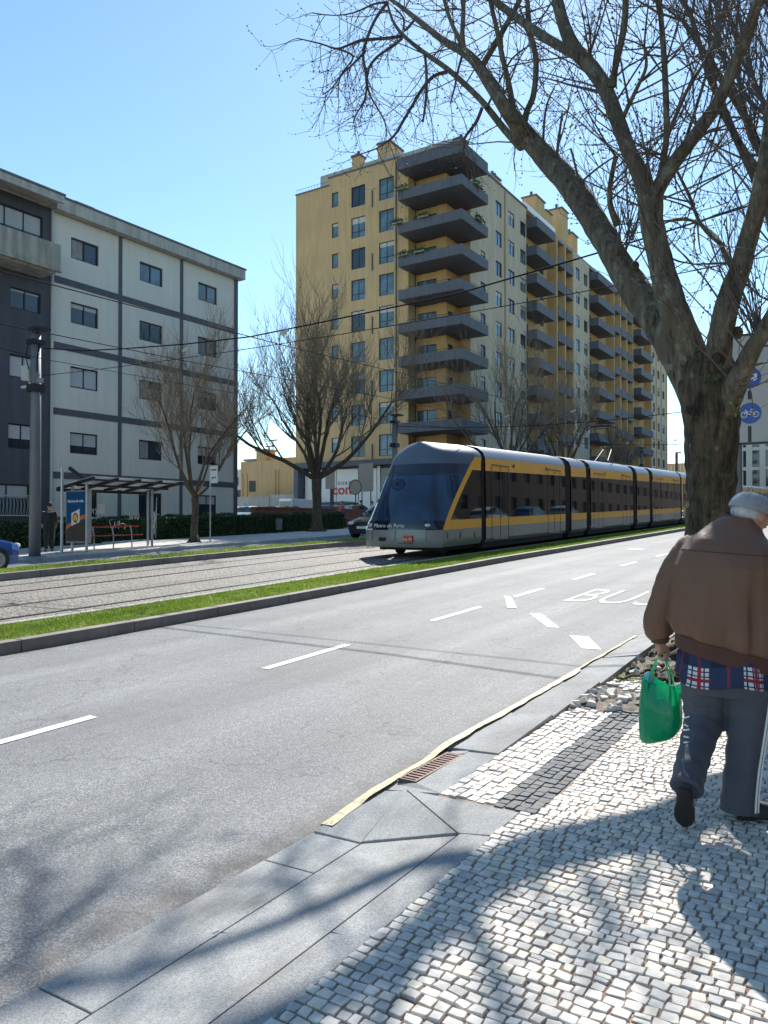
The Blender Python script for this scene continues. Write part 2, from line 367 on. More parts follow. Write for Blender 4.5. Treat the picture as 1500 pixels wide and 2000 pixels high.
MAT['ivy']=simple('ivy_leaf',(.16,.22,.05),.45,var=.3,bst=0)
# ================================================================== SETTING
YS=[-60,-30,-12,-6,-3,0,1,2,3,4,5,6,7,8,9,10,11,12,13,14,15,17,20,24,28,32,36,40,45,50,60,70,80,100,130,170,250,500,900]
def strip(name,x0,x1,off,mat,y0=-60,y1=250,parent=None,step=None,build=True):
    ys=[y for y in YS if y0<y<y1];ys=[y0]+ys+[y1]
    b=MB();vs=[];fs=[]
    for y in ys: vs+= [(x0,y,zg(y)+off),(x1,y,zg(y)+off)]
    for i in range(len(ys)-1): fs.append((2*i,2*i+1,2*i+3,2*i+2))
    b.add(vs,fs)
    return struct(b.build(name,mat)) if build else b
def ridge(name,x0,x1,z0,z1,mat,y0,y1,seg=None,gap=.01,jit=0.0):
    """kerb: blocks with open joints following the road, one structure"""
    b=MB();y=y0;r=random.Random(int(abs(x0*100)))
    ymax=min(y1,60)
    while y<ymax:
        L=seg*(1+r.uniform(-.08,.08));e=min(y+L,ymax);dz=r.uniform(-jit,jit);dx=r.uniform(-jit,jit)
        n=1;a,c=y+gap/2,e-gap/2
        vs=[(x0+dx,a,zg(a)+z0),(x1+dx,a,zg(a)+z0),(x1+dx,c,zg(c)+z0),(x0+dx,c,zg(c)+z0),(x0+dx,a,zg(a)+z1+dz),(x1+dx,a,zg(a)+z1+dz),(x1+dx,c,zg(c)+z1+dz),(x0+dx,c,zg(c)+z1+dz)]
        b.add(vs,[(0,3,2,1),(4,5,6,7),(0,1,5,4),(1,2,6,5),(2,3,7,6),(3,0,4,7)]);y=e
    if y1>60:
        for a,c in ((60,100),(100,250)):
            b.add([(x0,a,zg(a)+z0),(x1,a,zg(a)+z0),(x1,c,zg(c)+z0),(x0,c,zg(c)+z0),(x0,a,zg(a)+z1),(x1,a,zg(a)+z1),(x1,c,zg(c)+z1),(x0,c,zg(c)+z1)],[(0,3,2,1),(4,5,6,7),(0,1,5,4),(1,2,6,5),(2,3,7,6),(3,0,4,7)])
    o=b.build(name,mat,bevel=.012);return struct(o)
g=MB();vs=[];fs=[]
for y in YS: vs+=[(-400,y,zg(y)-.05),(400,y,zg(y)-.05)]
for i in range(len(YS)-1): fs.append((2*i,2*i+1,2*i+3,2*i+2))
g.add(vs,fs);struct(g.build('ground',MAT['dirt']))
strip('road',-8.85,-2.30,0.0,MAT['asphalt'])
ridge('median_kerb',-8.98,-8.80,-.02,.15,MAT['kerb_dark'],-9,250,1.62,.012,.004)
strip('median_verge',-10.24,-8.97,.128,MAT['turf'])
ridge('track_kerb',-10.40,-10.24,-.02,.150,MAT['concrete_pale'],-9,250,2.0,.006)
strip('track_bed',-16.97,-10.38,.095,MAT['track'])
rb=MB()
for cx in (-11.78,-15.12):
    for s in (-1,1):
        x=cx+s*.72
        for i in range(len(YS)-1):
            a,c=YS[i],YS[i+1]
            if a<-12 or c>250: continue
            rb.add([(x-.035,a,zg(a)+.108),(x+.035,a,zg(a)+.108),(x+.035,c,zg(c)+.108),(x-.035,c,zg(c)+.108)],[(0,1,2,3)],0)
            q=x+.035 if s<0 else x-.035-.05
            rb.add([(q,a,zg(a)+.101),(q+.05,a,zg(a)+.101),(q+.05,c,zg(c)+.101),(q,c,zg(c)+.101)],[(0,1,2,3)],1)
struct(rb.build('tram_rails',[MAT['rail'],MAT['groove']]))
ridge('far_track_kerb',-17.12,-16.95,0,.27,MAT['kerb_dark'],-9,250,1.8,.01)
strip('far_verge',-18.25,-17.1,.255,MAT['turf'])
strip('far_road',-21.0,-18.24,.15,MAT['asphalt_far'])
ridge('far_pavement_kerb',-21.15,-20.98,0,.26,MAT['granite_pale'],-9,250,1.2,.01)
strip('far_pavement',-26.7,-21.13,.25,MAT['pave_far'])
strip('far_forecourt',-62,-26.65,.22,MAT['concrete_pale'])
# ---- markings (4 mm sheets)
def quadmark(name,pts,mat,off=.005):
    b=MB();b.add([(x,y,zg(y)+off) for x,y in pts],[tuple(range(len(pts)))]);return struct(b.build(name,mat))
for (a,c) in ((0.9,4.05),(6.2,7.75),(9.9,11.5),(12.95,14.3),(16.1,17.5),(19.7,21.1),(23.4,24.9),(27.2,28.7),(31,32.5),(35,36.5),(39,40.5)):
    b=MB();n=5
    vs=[];fs=[]
    for i in range(n+1):
        y=a+(c-a)*i/n;xo=-5.40-.02*min(y,8)+.0;vs+=[(xo-.055,y,zg(y)+.005),(xo+.055,y,zg(y)+.005)]
    for i in range(n): fs.append((2*i,2*i+1,2*i+3,2*i+2))
    b.add(vs,fs);struct(b.build('lane_dash',MAT['paint_white']))
quadmark('lane_dash',[(-5.78,12.98),(-5.56,12.80),(-4.95,11.60),(-5.09,11.55)],MAT['paint_white'],.009)
quadmark('lane_dash',[(-4.56,11.18),(-4.36,11.18),(-3.70,10.14),(-3.87,10.12)],MAT['paint_white'])
quadmark('lane_dash',[(-3.38,9.62),(-3.14,9.64),(-2.74,8.88),(-2.96,8.86)],MAT['paint_white'])
M=Matrix.Translation((0,0,0))
t=textmesh('BUS',1.0,Matrix(((.92,0,0,-3.88),(0,2.75,0,13.55),(0,0,1,0),(0,0,0,1))),MAT['paint_faded'],'bus_lane_lettering',ext=0,bold=-.008)
for v in t.data.vertices: v.co.z=zg(v.co.y)+.006
struct(t)
mh=MB();pts=[(-7.0+.33*math.cos(a),26.6+.33*math.sin(a)) for a in [i*math.pi/10 for i in range(20)]]
mh.add([(x,y,zg(y)+.006) for x,y in pts],[tuple(range(20))]);mo=mh.build('manhole_cover',MAT['dark_metal'])
tag(mo,'dark round manhole cover set flat in the asphalt of the far lane','manhole')

# ---- near kerb and granite crossing
gb=MB();TH=.12
def slab(pts,gap=.004):   # pts: (x,y,off) ccw
    cx=sum(p[0] for p in pts)/len(pts);cy=sum(p[1] for p in pts)/len(pts)
    q=[]
    for x,y,o in pts:
        d=math.hypot(x-cx,y-cy);k=(d-gap)/d;q.append((cx+(x-cx)*k,cy+(y-cy)*k,o))
    top=[(x,y,zg(y)+o) for x,y,o in q];bot=[(x,y,zg(y)+o-TH) for x,y,o in q];n=len(q)
    gb.add(bot+top,[tuple(reversed(range(n))),tuple(range(n,2*n))]+[(i,(i+1)%n,(i+1)%n+n,i+n) for i in range(n)])
for a,c in ((-2.0,.3),(.3,1.6),(1.6,2.77),(2.77,3.14)):
    slab([(-2.47,a,.03),(-2.17,a,.040),(-2.17,c,.040),(-2.47,c,.03)])
for a,c in ((-2.0,-.2),(-.2,.95),(.95,2.18),(2.18,3.14)):
    slab([(-2.165,a,.042),(-1.735,a,.108),(-1.735,c+(.12 if c<3 else .19),.108),(-2.165,c,.042)])
for a,c in ((-2.0,-.05),(-.05,1.1),(1.1,2.31),(2.31,3.36)):
    slab([(-1.73,a,.110),(-1.575,a,.114),(-1.575,c+.04,.114),(-1.73,c,.110)])
slab([(-2.165,3.145,.050),(-1.74,3.34,.116),(-2.26,3.70,.122)],.002)
slab([(-1.735,3.345,.113),(-1.575,3.40,.116),(-1.575,3.73,.118),(-2.25,3.705,.118)],.004)
slab([(-2.47,3.145,.035),(-2.17,3.145,.042),(-2.265,3.70,.108),(-2.455,3.70,.075)],.004)
slab([(-2.455,3.71,.078),(-2.05,3.75,.116),(-2.05,4.52,.118),(-2.26,4.5,.112),(-2.26,3.83,.112),(-2.455,3.83,.08)],.003)
slab([(-2.455,4.45,.08),(-2.26,4.45,.112),(-2.26,4.52,.112),(-2.455,4.52,.08)],.002)
slab([(-2.455,3.835,.08),(-2.385,3.835,.10),(-2.385,4.45,.10),(-2.455,4.45,.08)],.001)
for i,(a,c,z1,z2) in enumerate(((4.53,5.5,.106,.132),(5.52,6.65,.108,.145),(6.67,7.85,.110,.155),(7.9,9.0,.114,.19),(9.02,10.2,.12,.14),(10.22,11.4,.11,.12),(11.42,12.6,.11,.12),(12.62,14,.11,.12),(14.02,16,.11,.12),(16.02,18,.11,.12),(18.02,20,.11,.12),(20.02,24,.11,.12),(24.02,28,.11,.12),(28.02,33,.11,.12),(33.02,40,.11,.12),(40.02,50,.11,.12),(50.02,70,.11,.12))):
    slab([(-2.44,a,z1),(-2.06,a,z2-.01),(-2.06,c,z2+(.02 if i<3 else 0)),(-2.44,c,z1+.01)],.006)
struct(gb.build('granite_kerb',MAT['granite'],bevel=.004))
yp=MB();n=90;ys=[3.22+i*(9.3-3.22)/n for i in range(n+1)];vs=[];fs=[];rr=random.Random(3)
for y in ys:
    o=.046+.040*max(0,min(1,(y-3.2)/.5)) if y<3.7 else .086+.036*max(0,min(1,(y-4.3)/.25))
    wv=.022*mnoise.noise(Vector((y*3.1,0,0)))+.008*mnoise.noise(Vector((y*17,0,0)));wd=.080 if y<7.2 else .05
    vs+=[(-2.478,y,zg(y)+o-.004),(-2.478+wd+wv,y,zg(y)+o+(.004 if y<3.5 else .020 if y<4.5 else .012))]
for i in range(n): fs.append((2*i,2*i+1,2*i+3,2*i+2))
# front lip so the paint wraps the kerb edge
yp.add(vs,fs);m0=len(yp.v)
yp.add([(x,y,z-.10) for x,y,z in vs[0::2]],[]);
for i in range(n): yp.f.append((2*i,2*i+2,m0+i+1,m0+i));yp.m.append(0)
struct(yp.build('yellow_kerb_line',MAT['paint_yellow']))
# drain grate
gt=thing('drain_grate','rusty slotted iron drain grate let into the kerb beside the yellow line','drain grate',(-2.32,4.14,zg(4.14)+.10))
b=MB();b.box(-2.384,-2.370,3.84,4.445,zg(4.1)+.03,zg(4.1)+.112);b.box(-2.278,-2.264,3.84,4.445,zg(4.1)+.03,zg(4.1)+.112)
b.box(-2.370,-2.278,3.84,3.852,zg(4.1)+.03,zg(4.1)+.112);b.box(-2.370,-2.278,4.433,4.445,zg(4.1)+.03,zg(4.1)+.112)
rust=simple('rusty_iron',(.16,.10,.085),.7,.3,var=.3,vs=20,bst=.3);b.build('frame',rust,gt)
b=MB()
for i in range(14):
    y=3.875+i*.0415;b.box(-2.370,-2.278,y,y+.019,zg(4.1)+.07,zg(4.1)+.110)
b.build('grate_bars',rust,gt)
b=MB();b.box(-2.370,-2.278,3.853,4.432,zg(4.1)-.0,zg(4.1)+.02);b.build('drain_well',MAT['groove'],gt)

# ---- pavement of small stones
strip('pavement',-2.06,4.5,.1105,MAT['soil'],y0=3.7,y1=250)
strip('pavement',-1.58,4.5,.1105,MAT['soil'],y0=-12,y1=3.7)
strip('near_pavement_far_part',-2.05,4.5,.1105,m_cobble('pavement_setts_far',(.60,.58,.54),(.70,.68,.62),(.28,.25,.22),15),y0=13.2,y1=250)
st=MB();rs=random.Random(5)
def broken(x,y):   # places where the tree roots have thrown the stones up
    a=((x+2.02)/.40)**2+((y-6.25)/.48)**2+.5*mnoise.noise(Vector((x*5,y*5,0)))
    d=((x+1.75)/.62)**2+((y-8.3)/1.35)**2+.5*mnoise.noise(Vector((x*4,y*4,3)))
    return min(a,d)
def stone(cx,cy,wx,wy,mi,rot=0):
    q=broken(cx,cy)
    if q<1.0: return
    lift=.0
    if q<1.9: lift=(1.9-q)*.022*rs.random()
    z=zg(cy)+.118+rs.uniform(-.0035,.0035)+lift+.006*mnoise.noise(Vector((cx*1.3,cy*1.3,1)))
    tx,ty=rs.uniform(-.04,.04),rs.uniform(-.04,.04)
    if lift: tx*=4;ty*=4
    rot+=rs.uniform(-.09,.09);c,s=math.cos(rot),math.sin(rot)
    hx,hy=wx/2,wy/2;k1,k2=[rs.uniform(.05,.26) for _ in (0,1)],[rs.uniform(.05,.26) for _ in (0,1)]
    base=[(-hx,-hy*(1-k1[0])),(-hx*(1-k1[1]),-hy),(hx*(1-k2[0]),-hy),(hx,-hy*(1-k2[1])),(hx,hy*(1-k1[1])),(hx*(1-k1[0]),hy),(-hx*(1-k2[1]),hy),(-hx,hy*(1-k2[0]))]
    base=[(x+rs.uniform(-.004,.004),y+rs.uniform(-.0035,.0035)) for x,y in base]
    V=[]
    for sc_,dz in ((1.0,-.020),(.99,-.0032),(.93,-.0004)):
        for x,y in base:
            x2,y2=x*sc_,y*sc_;V.append((cx+x2*c-y2*s,cy+x2*s+y2*c,z+dz+tx*x2+ty*y2))
    V.append((cx,cy,z+.0012))
    F=[]
    for r in (0,8):
        for i in range(8): F.append((r+i,r+(i+1)%8,r+8+(i+1)%8,r+8+i))
    for i in range(8):F.append((16+i,16+(i+1)%8,24))
    st.add(V,F,mi)
def pick():
    r=rs.random();return 0 if r<.62 else 1 if r<.82 else 2
# main field: courses across the pavement, slightly wavy
y=-.6
while y<13.2:
    h=rs.uniform(.044,.054)+ (0.004 if y>6 else 0)
    x=-1.57 if y<3.74 else -1.485
    x+=rs.uniform(-.02,0)
    xend=.9 if y<9 else .4
    while x<xend:
        wd=rs.uniform(.040,.067);cx=x+wd/2;cy=y+h/2+.028*mnoise.noise(Vector((cx*1.1,y*.9,0)))*2+.05*math.sin(cx*1.3+y*.35)
        if rs.random()<.06: stone(cx,cy-h*.25,wd-.006,h*.5-.005,pick());stone(cx,cy+h*.25,wd-.006,h*.5-.005,pick())
        else: stone(cx,cy+rs.uniform(-.003,.003),wd-.0065,h-.0068+rs.uniform(-.003,.001),pick())
        x+=wd
    y+=h
# kerb-side strip and the dark band: courses along the road
for x0,n,dark in ((-2.048,6,False),(-1.725,4,True)):
    for i in range(n):
        wd=(.323/6 if not dark else .235/4);x=x0+i*wd;y=3.76+rs.uniform(-.02,0)+(0 if dark else 0)
        while y<13.2:
            h=rs.uniform(.055,.085);xx=x+wd/2+.012*math.sin(y*1.1)
            stone(xx,y+h/2,wd-.0055,h-.0055,3 if dark else pick());y+=h
struct(st.build('mosaic_pavement',[MAT['stone_white'],MAT['stone_grey'],MAT['stone_cream'],MAT['stone_dark']],fixn=False))
# soil heaved by the roots
hb=MB();vs=[];fs=[];nx,ny=44,110
for j in range(ny+1):
    for i in range(nx+1):
        x=-2.07+1.05*i/nx;y=5.5+4.6*j/ny;q=broken(x,y);k=max(0,min(1,(1.35-q)/.6))
        z=zg(y)+.096+k*(.018+.03*abs(mnoise.noise(Vector((x*7,y*7,0))))+.014*mnoise.noise(Vector((x*23,y*23,0))))
        vs.append((x,y,z))
for j in range(ny):
    for i in range(nx):
        a=j*(nx+1)+i;fs.append((a,a+1,a+nx+2,a+nx+1))
hb.add(vs,fs);struct(hb.build('heaved_soil',MAT['dirt'],smooth=True,fixn=False))
rs2=random.Random(9);lab=('loose pale paving stone lying on the heaved soil by the tree roots')
i=0
while i<46:
    if i<28: x,y=rs2.gauss(-1.98,.19),rs2.gauss(6.25,.24)
    else: x,y=rs2.uniform(-2.05,-1.4),rs2.uniform(6.9,8.2)
    if broken(x,y)>1.1 or x<-2.05: continue
    s=rs2.uniform(.022,.042);b=MB();M=Matrix.Rotation(rs2.uniform(0,3),4,'Z')@Matrix.Rotation(rs2.uniform(-.6,.6),4,'X')@Matrix.Rotation(rs2.uniform(-.5,.5),4,'Y')
    b.box(-s,s,-s*.8,s*.8,-s*.55,s*.55)
    b.v=[tuple(M@Vector((p[0]+rs2.uniform(-.006,.006),p[1]+rs2.uniform(-.006,.006),p[2]+rs2.uniform(-.005,.005)))) for p in b.v]
    o=b.build('loose_cobble',MAT[rs2.choice(['stone_white','stone_grey','stone_cream'])],bevel=.006);o.location=(x,y,zg(y)+.128+s*.25)
    tag(o,lab,'paving stone','loose stones among the roots');i+=1
# grass blades
def grass(name,x0,x1,off,y0,y1,n,hmin,hmax,seed,wid=.004):
    rg=np.random.default_rng(seed)
    y=y0+(y1-y0)*rg.random(n)**1.8;x=x0-.03+(x1-x0+.06)*rg.random(n)
    nv=np.array([mnoise.noise(Vector((a*1.7,b_*1.1,seed)))+.5*mnoise.noise(Vector((a*5,b_*4,seed))) for a,b_ in zip(x,y)])
    keep=(nv<.12)|(rg.random(n)<.32);y=y[keep];x=x[keep];n=len(x)
    z=np.array([zg(t) for t in y])+off
    patch=.6+.4*np.sin(x*7+y*1.7)*np.sin(y*2.3+x*3);h=(hmin+(hmax-hmin)*rg.random(n))*(.7+.5*patch)
    a=rg.random(n)*6.283;wd=wid*(1+y/9.);dx=np.cos(a)*wd;dy=np.sin(a)*wd
    lx=rg.normal(0,.5,n)*h;ly=rg.normal(0,.5,n)*h
    V=np.zeros((n,3,3));V[:,0]=np.stack([x-dx,y-dy,z],1);V[:,1]=np.stack([x+dx,y+dy,z],1);V[:,2]=np.stack([x+lx,y+ly,z+h],1)
    o=npmesh(name,V.reshape(-1,3),np.arange(3*n).reshape(n,3),MAT['grass'])
    o['kind']='stuff';return o
o=grass('verge_grass',-10.22,-9.0,.125,3.0,60,135000,.025,.065,1);o['label']='short bright green grass on the kerbed strip between road and tram track'
o=grass('verge_grass',-18.22,-17.14,.25,6,60,40000,.03,.07,2,.007);o['label']='grass on the raised strip beyond the tram tracks'
# small litter and tufts at the kerb
tf=grass('kerb_weeds',-2.1,-1.6,.11,6.9,9.6,420,.02,.07,3,.0025);tf['label']='dry weeds sprouting round the tree roots at the kerb'
b=MB();b.tube([(-2.17,2.14,zg(2.1)+.055),(-2.163,2.165,zg(2.1)+.057)],.004,6);b2=b.build('cigarette_end',MAT['white']);tag(b2,'tiny cigarette end lying in the joint of the granite slabs','litter')
# ================================================================== BUILDINGS
def xa(u,y): r=ray(u,1000); return r.x/r.y*y
def za(u,v,y): r=ray(u,v); return CAMH+r.z/r.y*y
def facade(b,face,pl,a0,a1,z0,z1,holes,depth=.14,mi=0):
    """wall sheet with real window openings and reveals. face 'x': faces +X at x=pl. face 'y': faces -Y at y=pl"""
    A=sorted(set([a0,a1]+[h[0] for h in holes]+[h[1] for h in holes]));Z=sorted(set([z0,z1]+[h[2] for h in holes]+[h[3] for h in holes]))
    A=[a for a in A if a0<=a<=a1];Z=[z for z in Z if z0<=z<=z1]
    pt=(lambda a,z,d=0:(pl-d,a,z)) if face=='x' else (lambda a,z,d=0:(a,pl+d,z))
    for i in range(len(A)-1):
        for j in range(len(Z)-1):
            ca=(A[i]+A[i+1])/2;cz=(Z[j]+Z[j+1])/2
            if any(h[0]<ca<h[1] and h[2]<cz<h[3] for h in holes): continue
            b.add([pt(A[i],Z[j]),pt(A[i+1],Z[j]),pt(A[i+1],Z[j+1]),pt(A[i],Z[j+1])],[(0,1,2,3) if face=='x' else (0,1,2,3)],mi)
    for h in holes:
        c=[(h[0],h[2]),(h[1],h[2]),(h[1],h[3]),(h[0],h[3])]
        for k in range(4):
            p,q=c[k],c[(k+1)%4];b.add([pt(*p),pt(*q),pt(*q,depth),pt(*p,depth)],[(0,1,2,3)],mi)
WC={}
rw=random.Random(21)
def window(parent,face,pl,a0,a1,z0,z1,depth=.12,style='slide',glass='glass',shut=0.0,name='window',mul=1,curtain=False,transom=False):
    """window part: frame mesh + pane (+ shutter) sub-parts; shared meshes"""
    wd=round(a1-a0,2);h=round(z1-z0,2);key=(face,wd,h,style,glass,round(shut,2),mul,curtain,transom)
    L=wloc(parent);base=(pl-depth,a0,z0) if face=='x' else (a0,pl+depth,z0)
    loc=Vector((base[0]-L.x,base[1]-L.y,base[2]-L.z))
    if key in WC:
        o=copy_tree(WC[key],parent);o.location=loc;o.name=name;return o
    T=(lambda a,d,z:(d,a,z)) if face=='x' else (lambda a,d,z:(a,-d,z))   # d: outwards
    def bx(b,a0,a1,d0,d1,z0,z1):
        p=T(a0,d0,z0);q=T(a1,d1,z1);b.box(min(p[0],q[0]),max(p[0],q[0]),min(p[1],q[1]),max(p[1],q[1]),z0,z1)
    b=MB();t=.06
    bx(b,0,wd,-.03,.045,0,t);bx(b,0,wd,-.03,.045,h-t,h);bx(b,0,t,-.03,.045,t,h-t);bx(b,wd-t,wd,-.03,.045,t,h-t)
    for i in range(mul):
        c=wd*(i+1)/(mul+1);bx(b,c-t*.45,c+t*.45,-.03,.035,t,h-t)
    if transom: bx(b,t,wd-t,-.03,.04,h*.3,h*.3+.05)
    o=b.build(name,MAT['win_frame'],None,fixn=True);o.parent=parent;o.location=loc
    b=MB();bx(b,t*.5,wd-t*.5,-.025,-.005,t*.5,h-t*.5);p=b.build('pane',MAT[glass],None);p.parent=o
    if shut>0:
        b=MB();zz=h*(1-shut);k=max(2,int((h-zz)/.09))
        for i in range(k):
            za_=zz+(h-t-zz)*i/k;bx(b,t,wd-t,-.004,.016,za_+.006,zz+(h-t-zz)*(i+1)/k)
        p=b.build('shutter',MAT['shutter'],None);p.parent=o
    if curtain:
        b=MB();bx(b,t+wd*.04,wd*.45,-.003,.004,t,h-t);p=b.build('curtain',MAT['curtain'],None);p.parent=o
    WC[key]=o;return o
# ---------------------------------------------------- pale banded apartment block (left)
X=-30.0
B1=thing('apartment_building','pale apartment block with charcoal bands dividing its wall into panels','building',(X,25.5,.5))
rows=[13.35,10.48,7.62,4.70,1.88];cols=[(20.88,22.32),(24.63,26.06),(28.42,29.80)]
holes=[];hs={}
for k,z in enumerate(rows):
    for j,(a,c) in enumerate(cols):
        h=(a,c,z,z+.94 if k<4 else z+1.2);holes.append(h);hs[(k,j)]=h
b=MB();facade(b,'x',X,19.9,31.1,.3,15.1,holes,.14)
b.add([(X,31.1,.3),(X-12,31.1,.3),(X-12,31.1,15.1),(X,31.1,15.1)],[(0,1,2,3)]);b.add([(X-12,31.1,.3),(X-12,19.9,.3),(X-12,19.9,15.1),(X-12,31.1,15.1)],[(0,1,2,3)])
b.build('wall',MAT['white_wall'],B1,fixn=False)
b=MB();b.box(X-12.4,X+.42,19.9,31.55,15.12,15.66);b.build('roof_slab',MAT['eave'],B1,bevel=.02)
b=MB();b.box(X-12.45,X+.46,19.88,31.6,15.66,15.74);b.build('roof_flashing',MAT['roof_edge'],B1)
b=MB();b.box(X-.4,X+.25,20.9,21.9,15.74,15.86);b.build('roof_hatch',MAT['roof_edge'],B1)
b=MB()
for z in (12.36,9.48,6.62,3.84): b.box(X+.003,X+.03,19.98,31.06,z-.29,z)
b.build('horizontal_bands',MAT['band'],B1)
for yc in (23.5,27.27):
    b=MB();zz=[.3,3.55,3.84,6.33,6.62,9.19,9.48,12.07,12.36,15.1]
    for i in range(0,len(zz),2): b.box(X+.003,X+.026,yc-.10,yc+.10,zz[i],zz[i+1])
    b.build('vertical_band',MAT['band'],B1)
b=MB();b.box(X-.2,X+.05,31.08,31.34,.3,15.1);b.build('corner_strip',MAT['band'],B1)
b=MB();b.tube([(X+.09,19.93,.6),(X+.09,19.93,15.1)],.055,8)
for z in (2,5,8,11,14): b.tube([(X+.09,19.93,z),(X+.09,19.93,z+.09)],.07,8)
b.build('drainpipe',MAT['shutter'],B1)
sh={(0,0):0,(1,0):.25,(2,0):.93,(3,0):.62,(0,1):0,(1,1):0.1,(2,1):0,(3,1):0,(0,2):0,(3,2):.5,(2,2):.3,(4,2):.4}
for (k,j),h in hs.items():
    window(B1,'x',X,*h,glass='glass_blue' if (k,j) in((0,1),(0,2)) else 'glass',shut=sh.get((k,j),0),curtain=(k,j) in ((3,1),(0,0),(2,1)))
# ---------------------------------------------------- charcoal building (far left)
B2=thing('apartment_building','charcoal rendered apartment block with a stained concrete balcony and overhanging roof','building',(X,12,.3))
H=[(17.0,19.5,13.1,14.66,2,.5),(18.05,19.44,10.49,11.36,1,.15),(18.04,19.3,7.64,8.58,1,.95),(18.0,19.2,4.70,5.73,1,.6),(17.0,18.97,1.86,3.22,1,.42)]
for y in (4.5,8.2,12.0):
    for z in (13.1,10.49,7.64,4.7,1.86): H.append((y,y+1.5,z,z+1.0,1,rw.choice([0,.3,.9])))
b=MB();facade(b,'x',X+.02,-2,19.88,0,15.2,[h[:4] for h in H],.14);b.add([(X,19.88,0),(X-12,19.88,0),(X-12,19.88,15.2),(X,19.88,15.2)],[(0,1,2,3)]);b.add([(X,-2,0),(X-12,-2,0),(X-12,-2,15.2),(X,-2,15.2)],[(0,1,2,3)])
b.build('wall',MAT['grey_wall'],B2,fixn=False)
for h in H: window(B2,'x',X+.02,*h[:4],mul=h[4],shut=h[5])
b=MB();b.box(X-12,-28.85,-2,19.75,15.25,15.42);b.box(-28.97,-28.85,-2,19.75,15.1,15.25);b.build('roof_overhang',MAT['eave'],B2,bevel=.01)
b=MB();b.box(X-12,-28.80,-2,19.8,15.42,15.50);b.build('roof_flashing',MAT['roof_edge'],B2)
stain=simple('stained_balcony_concrete',(.42,.39,.32),.85,var=.15,vs=1.4,streak=.62,bs=20,scl=(2,2,1))
b=MB();b.box(-28.95,-28.8,6,19.58,12.22,13.28);b.box(X+.02,-28.95,19.44,19.58,12.22,13.28);b.box(X+.02,-28.95,6,19.44,12.05,12.22);b.box(-28.95,-28.74,6,19.62,12.12,12.22);b.build('balcony',stain,B2,bevel=.01)
b=MB();
for i in range(26):
    y=17.05+i*.076
    z=1.95;b.tube([(X+.06,y,z),(X+.085,y+.05*(i%2),z+.4),(X+.06,y,z+.8)],.008,4)
b.box(X+.04,X+.08,17.0,18.97,1.90,1.95);b.box(X+.04,X+.08,17.0,18.97,2.73,2.77);b.build('window_grille',MAT['shutter'],B2)
b=MB();b.box(X,X+.5,14,20.3,.4,1.45);b.build('plinth',MAT['concrete_pale'],B2)
# ---------------------------------------------------- ochre tower block
PT=2.96
gl=['glass_blue','glass','glass_blue','glass_blue']
T1=thing('apartment_tower','tall ochre apartment tower with wraparound slate balconies at its near corner','building',(-38,62,1.5))
b=MB();YA=59.2
colA=[(-44.3,-43.52,1.42,0),(-42.0,-40.4,1.95,1),(-38.85,-37.22,2.0,1)]
holes=[];info=[]
for k in range(9):
    for j,(a,c,hh,mu) in enumerate(colA):
        zt=33.42-PT*k;h=(a,c,zt-hh,zt);holes.append(h);info.append((h,mu,k,j))
facade(b,'y',YA,-48.75,-36.74,7.46,34.2,holes,.16)
facade(b,'y',YA,-44.62,-36.74,34.2,34.9,[],.16)
b.add([(-48.75,YA,1.3),(-48.75,82,1.3),(-48.75,82,34.2),(-48.75,YA,34.2)],[(3,2,1,0)])
b.add([(-48.75,YA,34.2),(-44.62,YA,34.2),(-44.62,82,34.2),(-48.75,82,34.2)],[(0,1,2,3)])
b.add([(-44.62,YA,34.9),(-36.74,YA,34.9),(-31.3,62.9,34.9),(-31.3,84.9,34.9),(-44.62,84.9,34.9)],[(0,1,2,3,4)])
b.add([(-44.62,YA,34.2),(-44.62,82,34.2),(-44.62,82,34.9),(-44.62,YA,34.9)],[(3,2,1,0)])
b.box(-36.745,-35.7,59.22,60.5,7.46,34.9)
b.build('ochre_wall',MAT['ochre'],T1,fixn=False)
for h,mu,k,j in info: window(T1,'y',YA,*h,depth=.13,mul=mu,glass=gl[(k*2+j)%4],shut=[0,.22,0,.3,0][(k+2*j)%5],transom=(j>0 and (k+j)%2==0))
b=MB();b.box(-48.8,-44.6,59.12,59.3,34.2,34.32);b.box(-44.7,-36.6,59.1,59.3,34.9,35.05);b.build('coping',MAT['roof_edge'],T1)
b=MB()
for i in range(12): b.tube([(-48.7+i*.37,59.3,34.3),(-48.7+i*.37,59.3,34.75)],.015,4)
b.tube([(-48.75,59.3,34.75),(-44.6,59.3,34.75)],.02,5);b.build('roof_railing',MAT['roof_edge'],T1)
b=MB()
for z in range(9): b.box(-39.62,-39.52,59.1,59.19,31.0-z*PT,32.6-z*PT) if z%2==0 else None
b.tube([(-36.95,59.12,7.5),(-36.95,59.12,34.6)],.06,6);b.build('downpipe',MAT['slate'],T1)
# penthouse, chimneys
b=MB();b.box(-48.0,-38.4,62.2,70,34.2,37.1);b.build('penthouse',MAT['concrete_pale'],T1)
b=MB();b.box(-38.4,-32.2,61.0,72,34.9,36.2);b.build('penthouse',MAT['concrete_pale'],T1)
for (x0,x1,y0,y1,z1) in ((-41.5,-40.1,63,65.5,38.9),(-43.9,-43.0,62,63,37.9),(-31.9,-31.2,60.9,62.2,35.9)):
    b=MB();b.box(x0,x1,y0,y1,34.5,z1);b.build('chimney',MAT['ochre'],T1)
    b=MB();b.box(x0-.1,x1+.1,y0-.1,y1+.1,z1,z1+.18);b.tube([((x0+x1)/2,(y0+y1)/2,z1+.18),((x0+x1)/2,(y0+y1)/2,z1+.7)],.16,8);b.build('chimney_cap',MAT['slate'],T1)
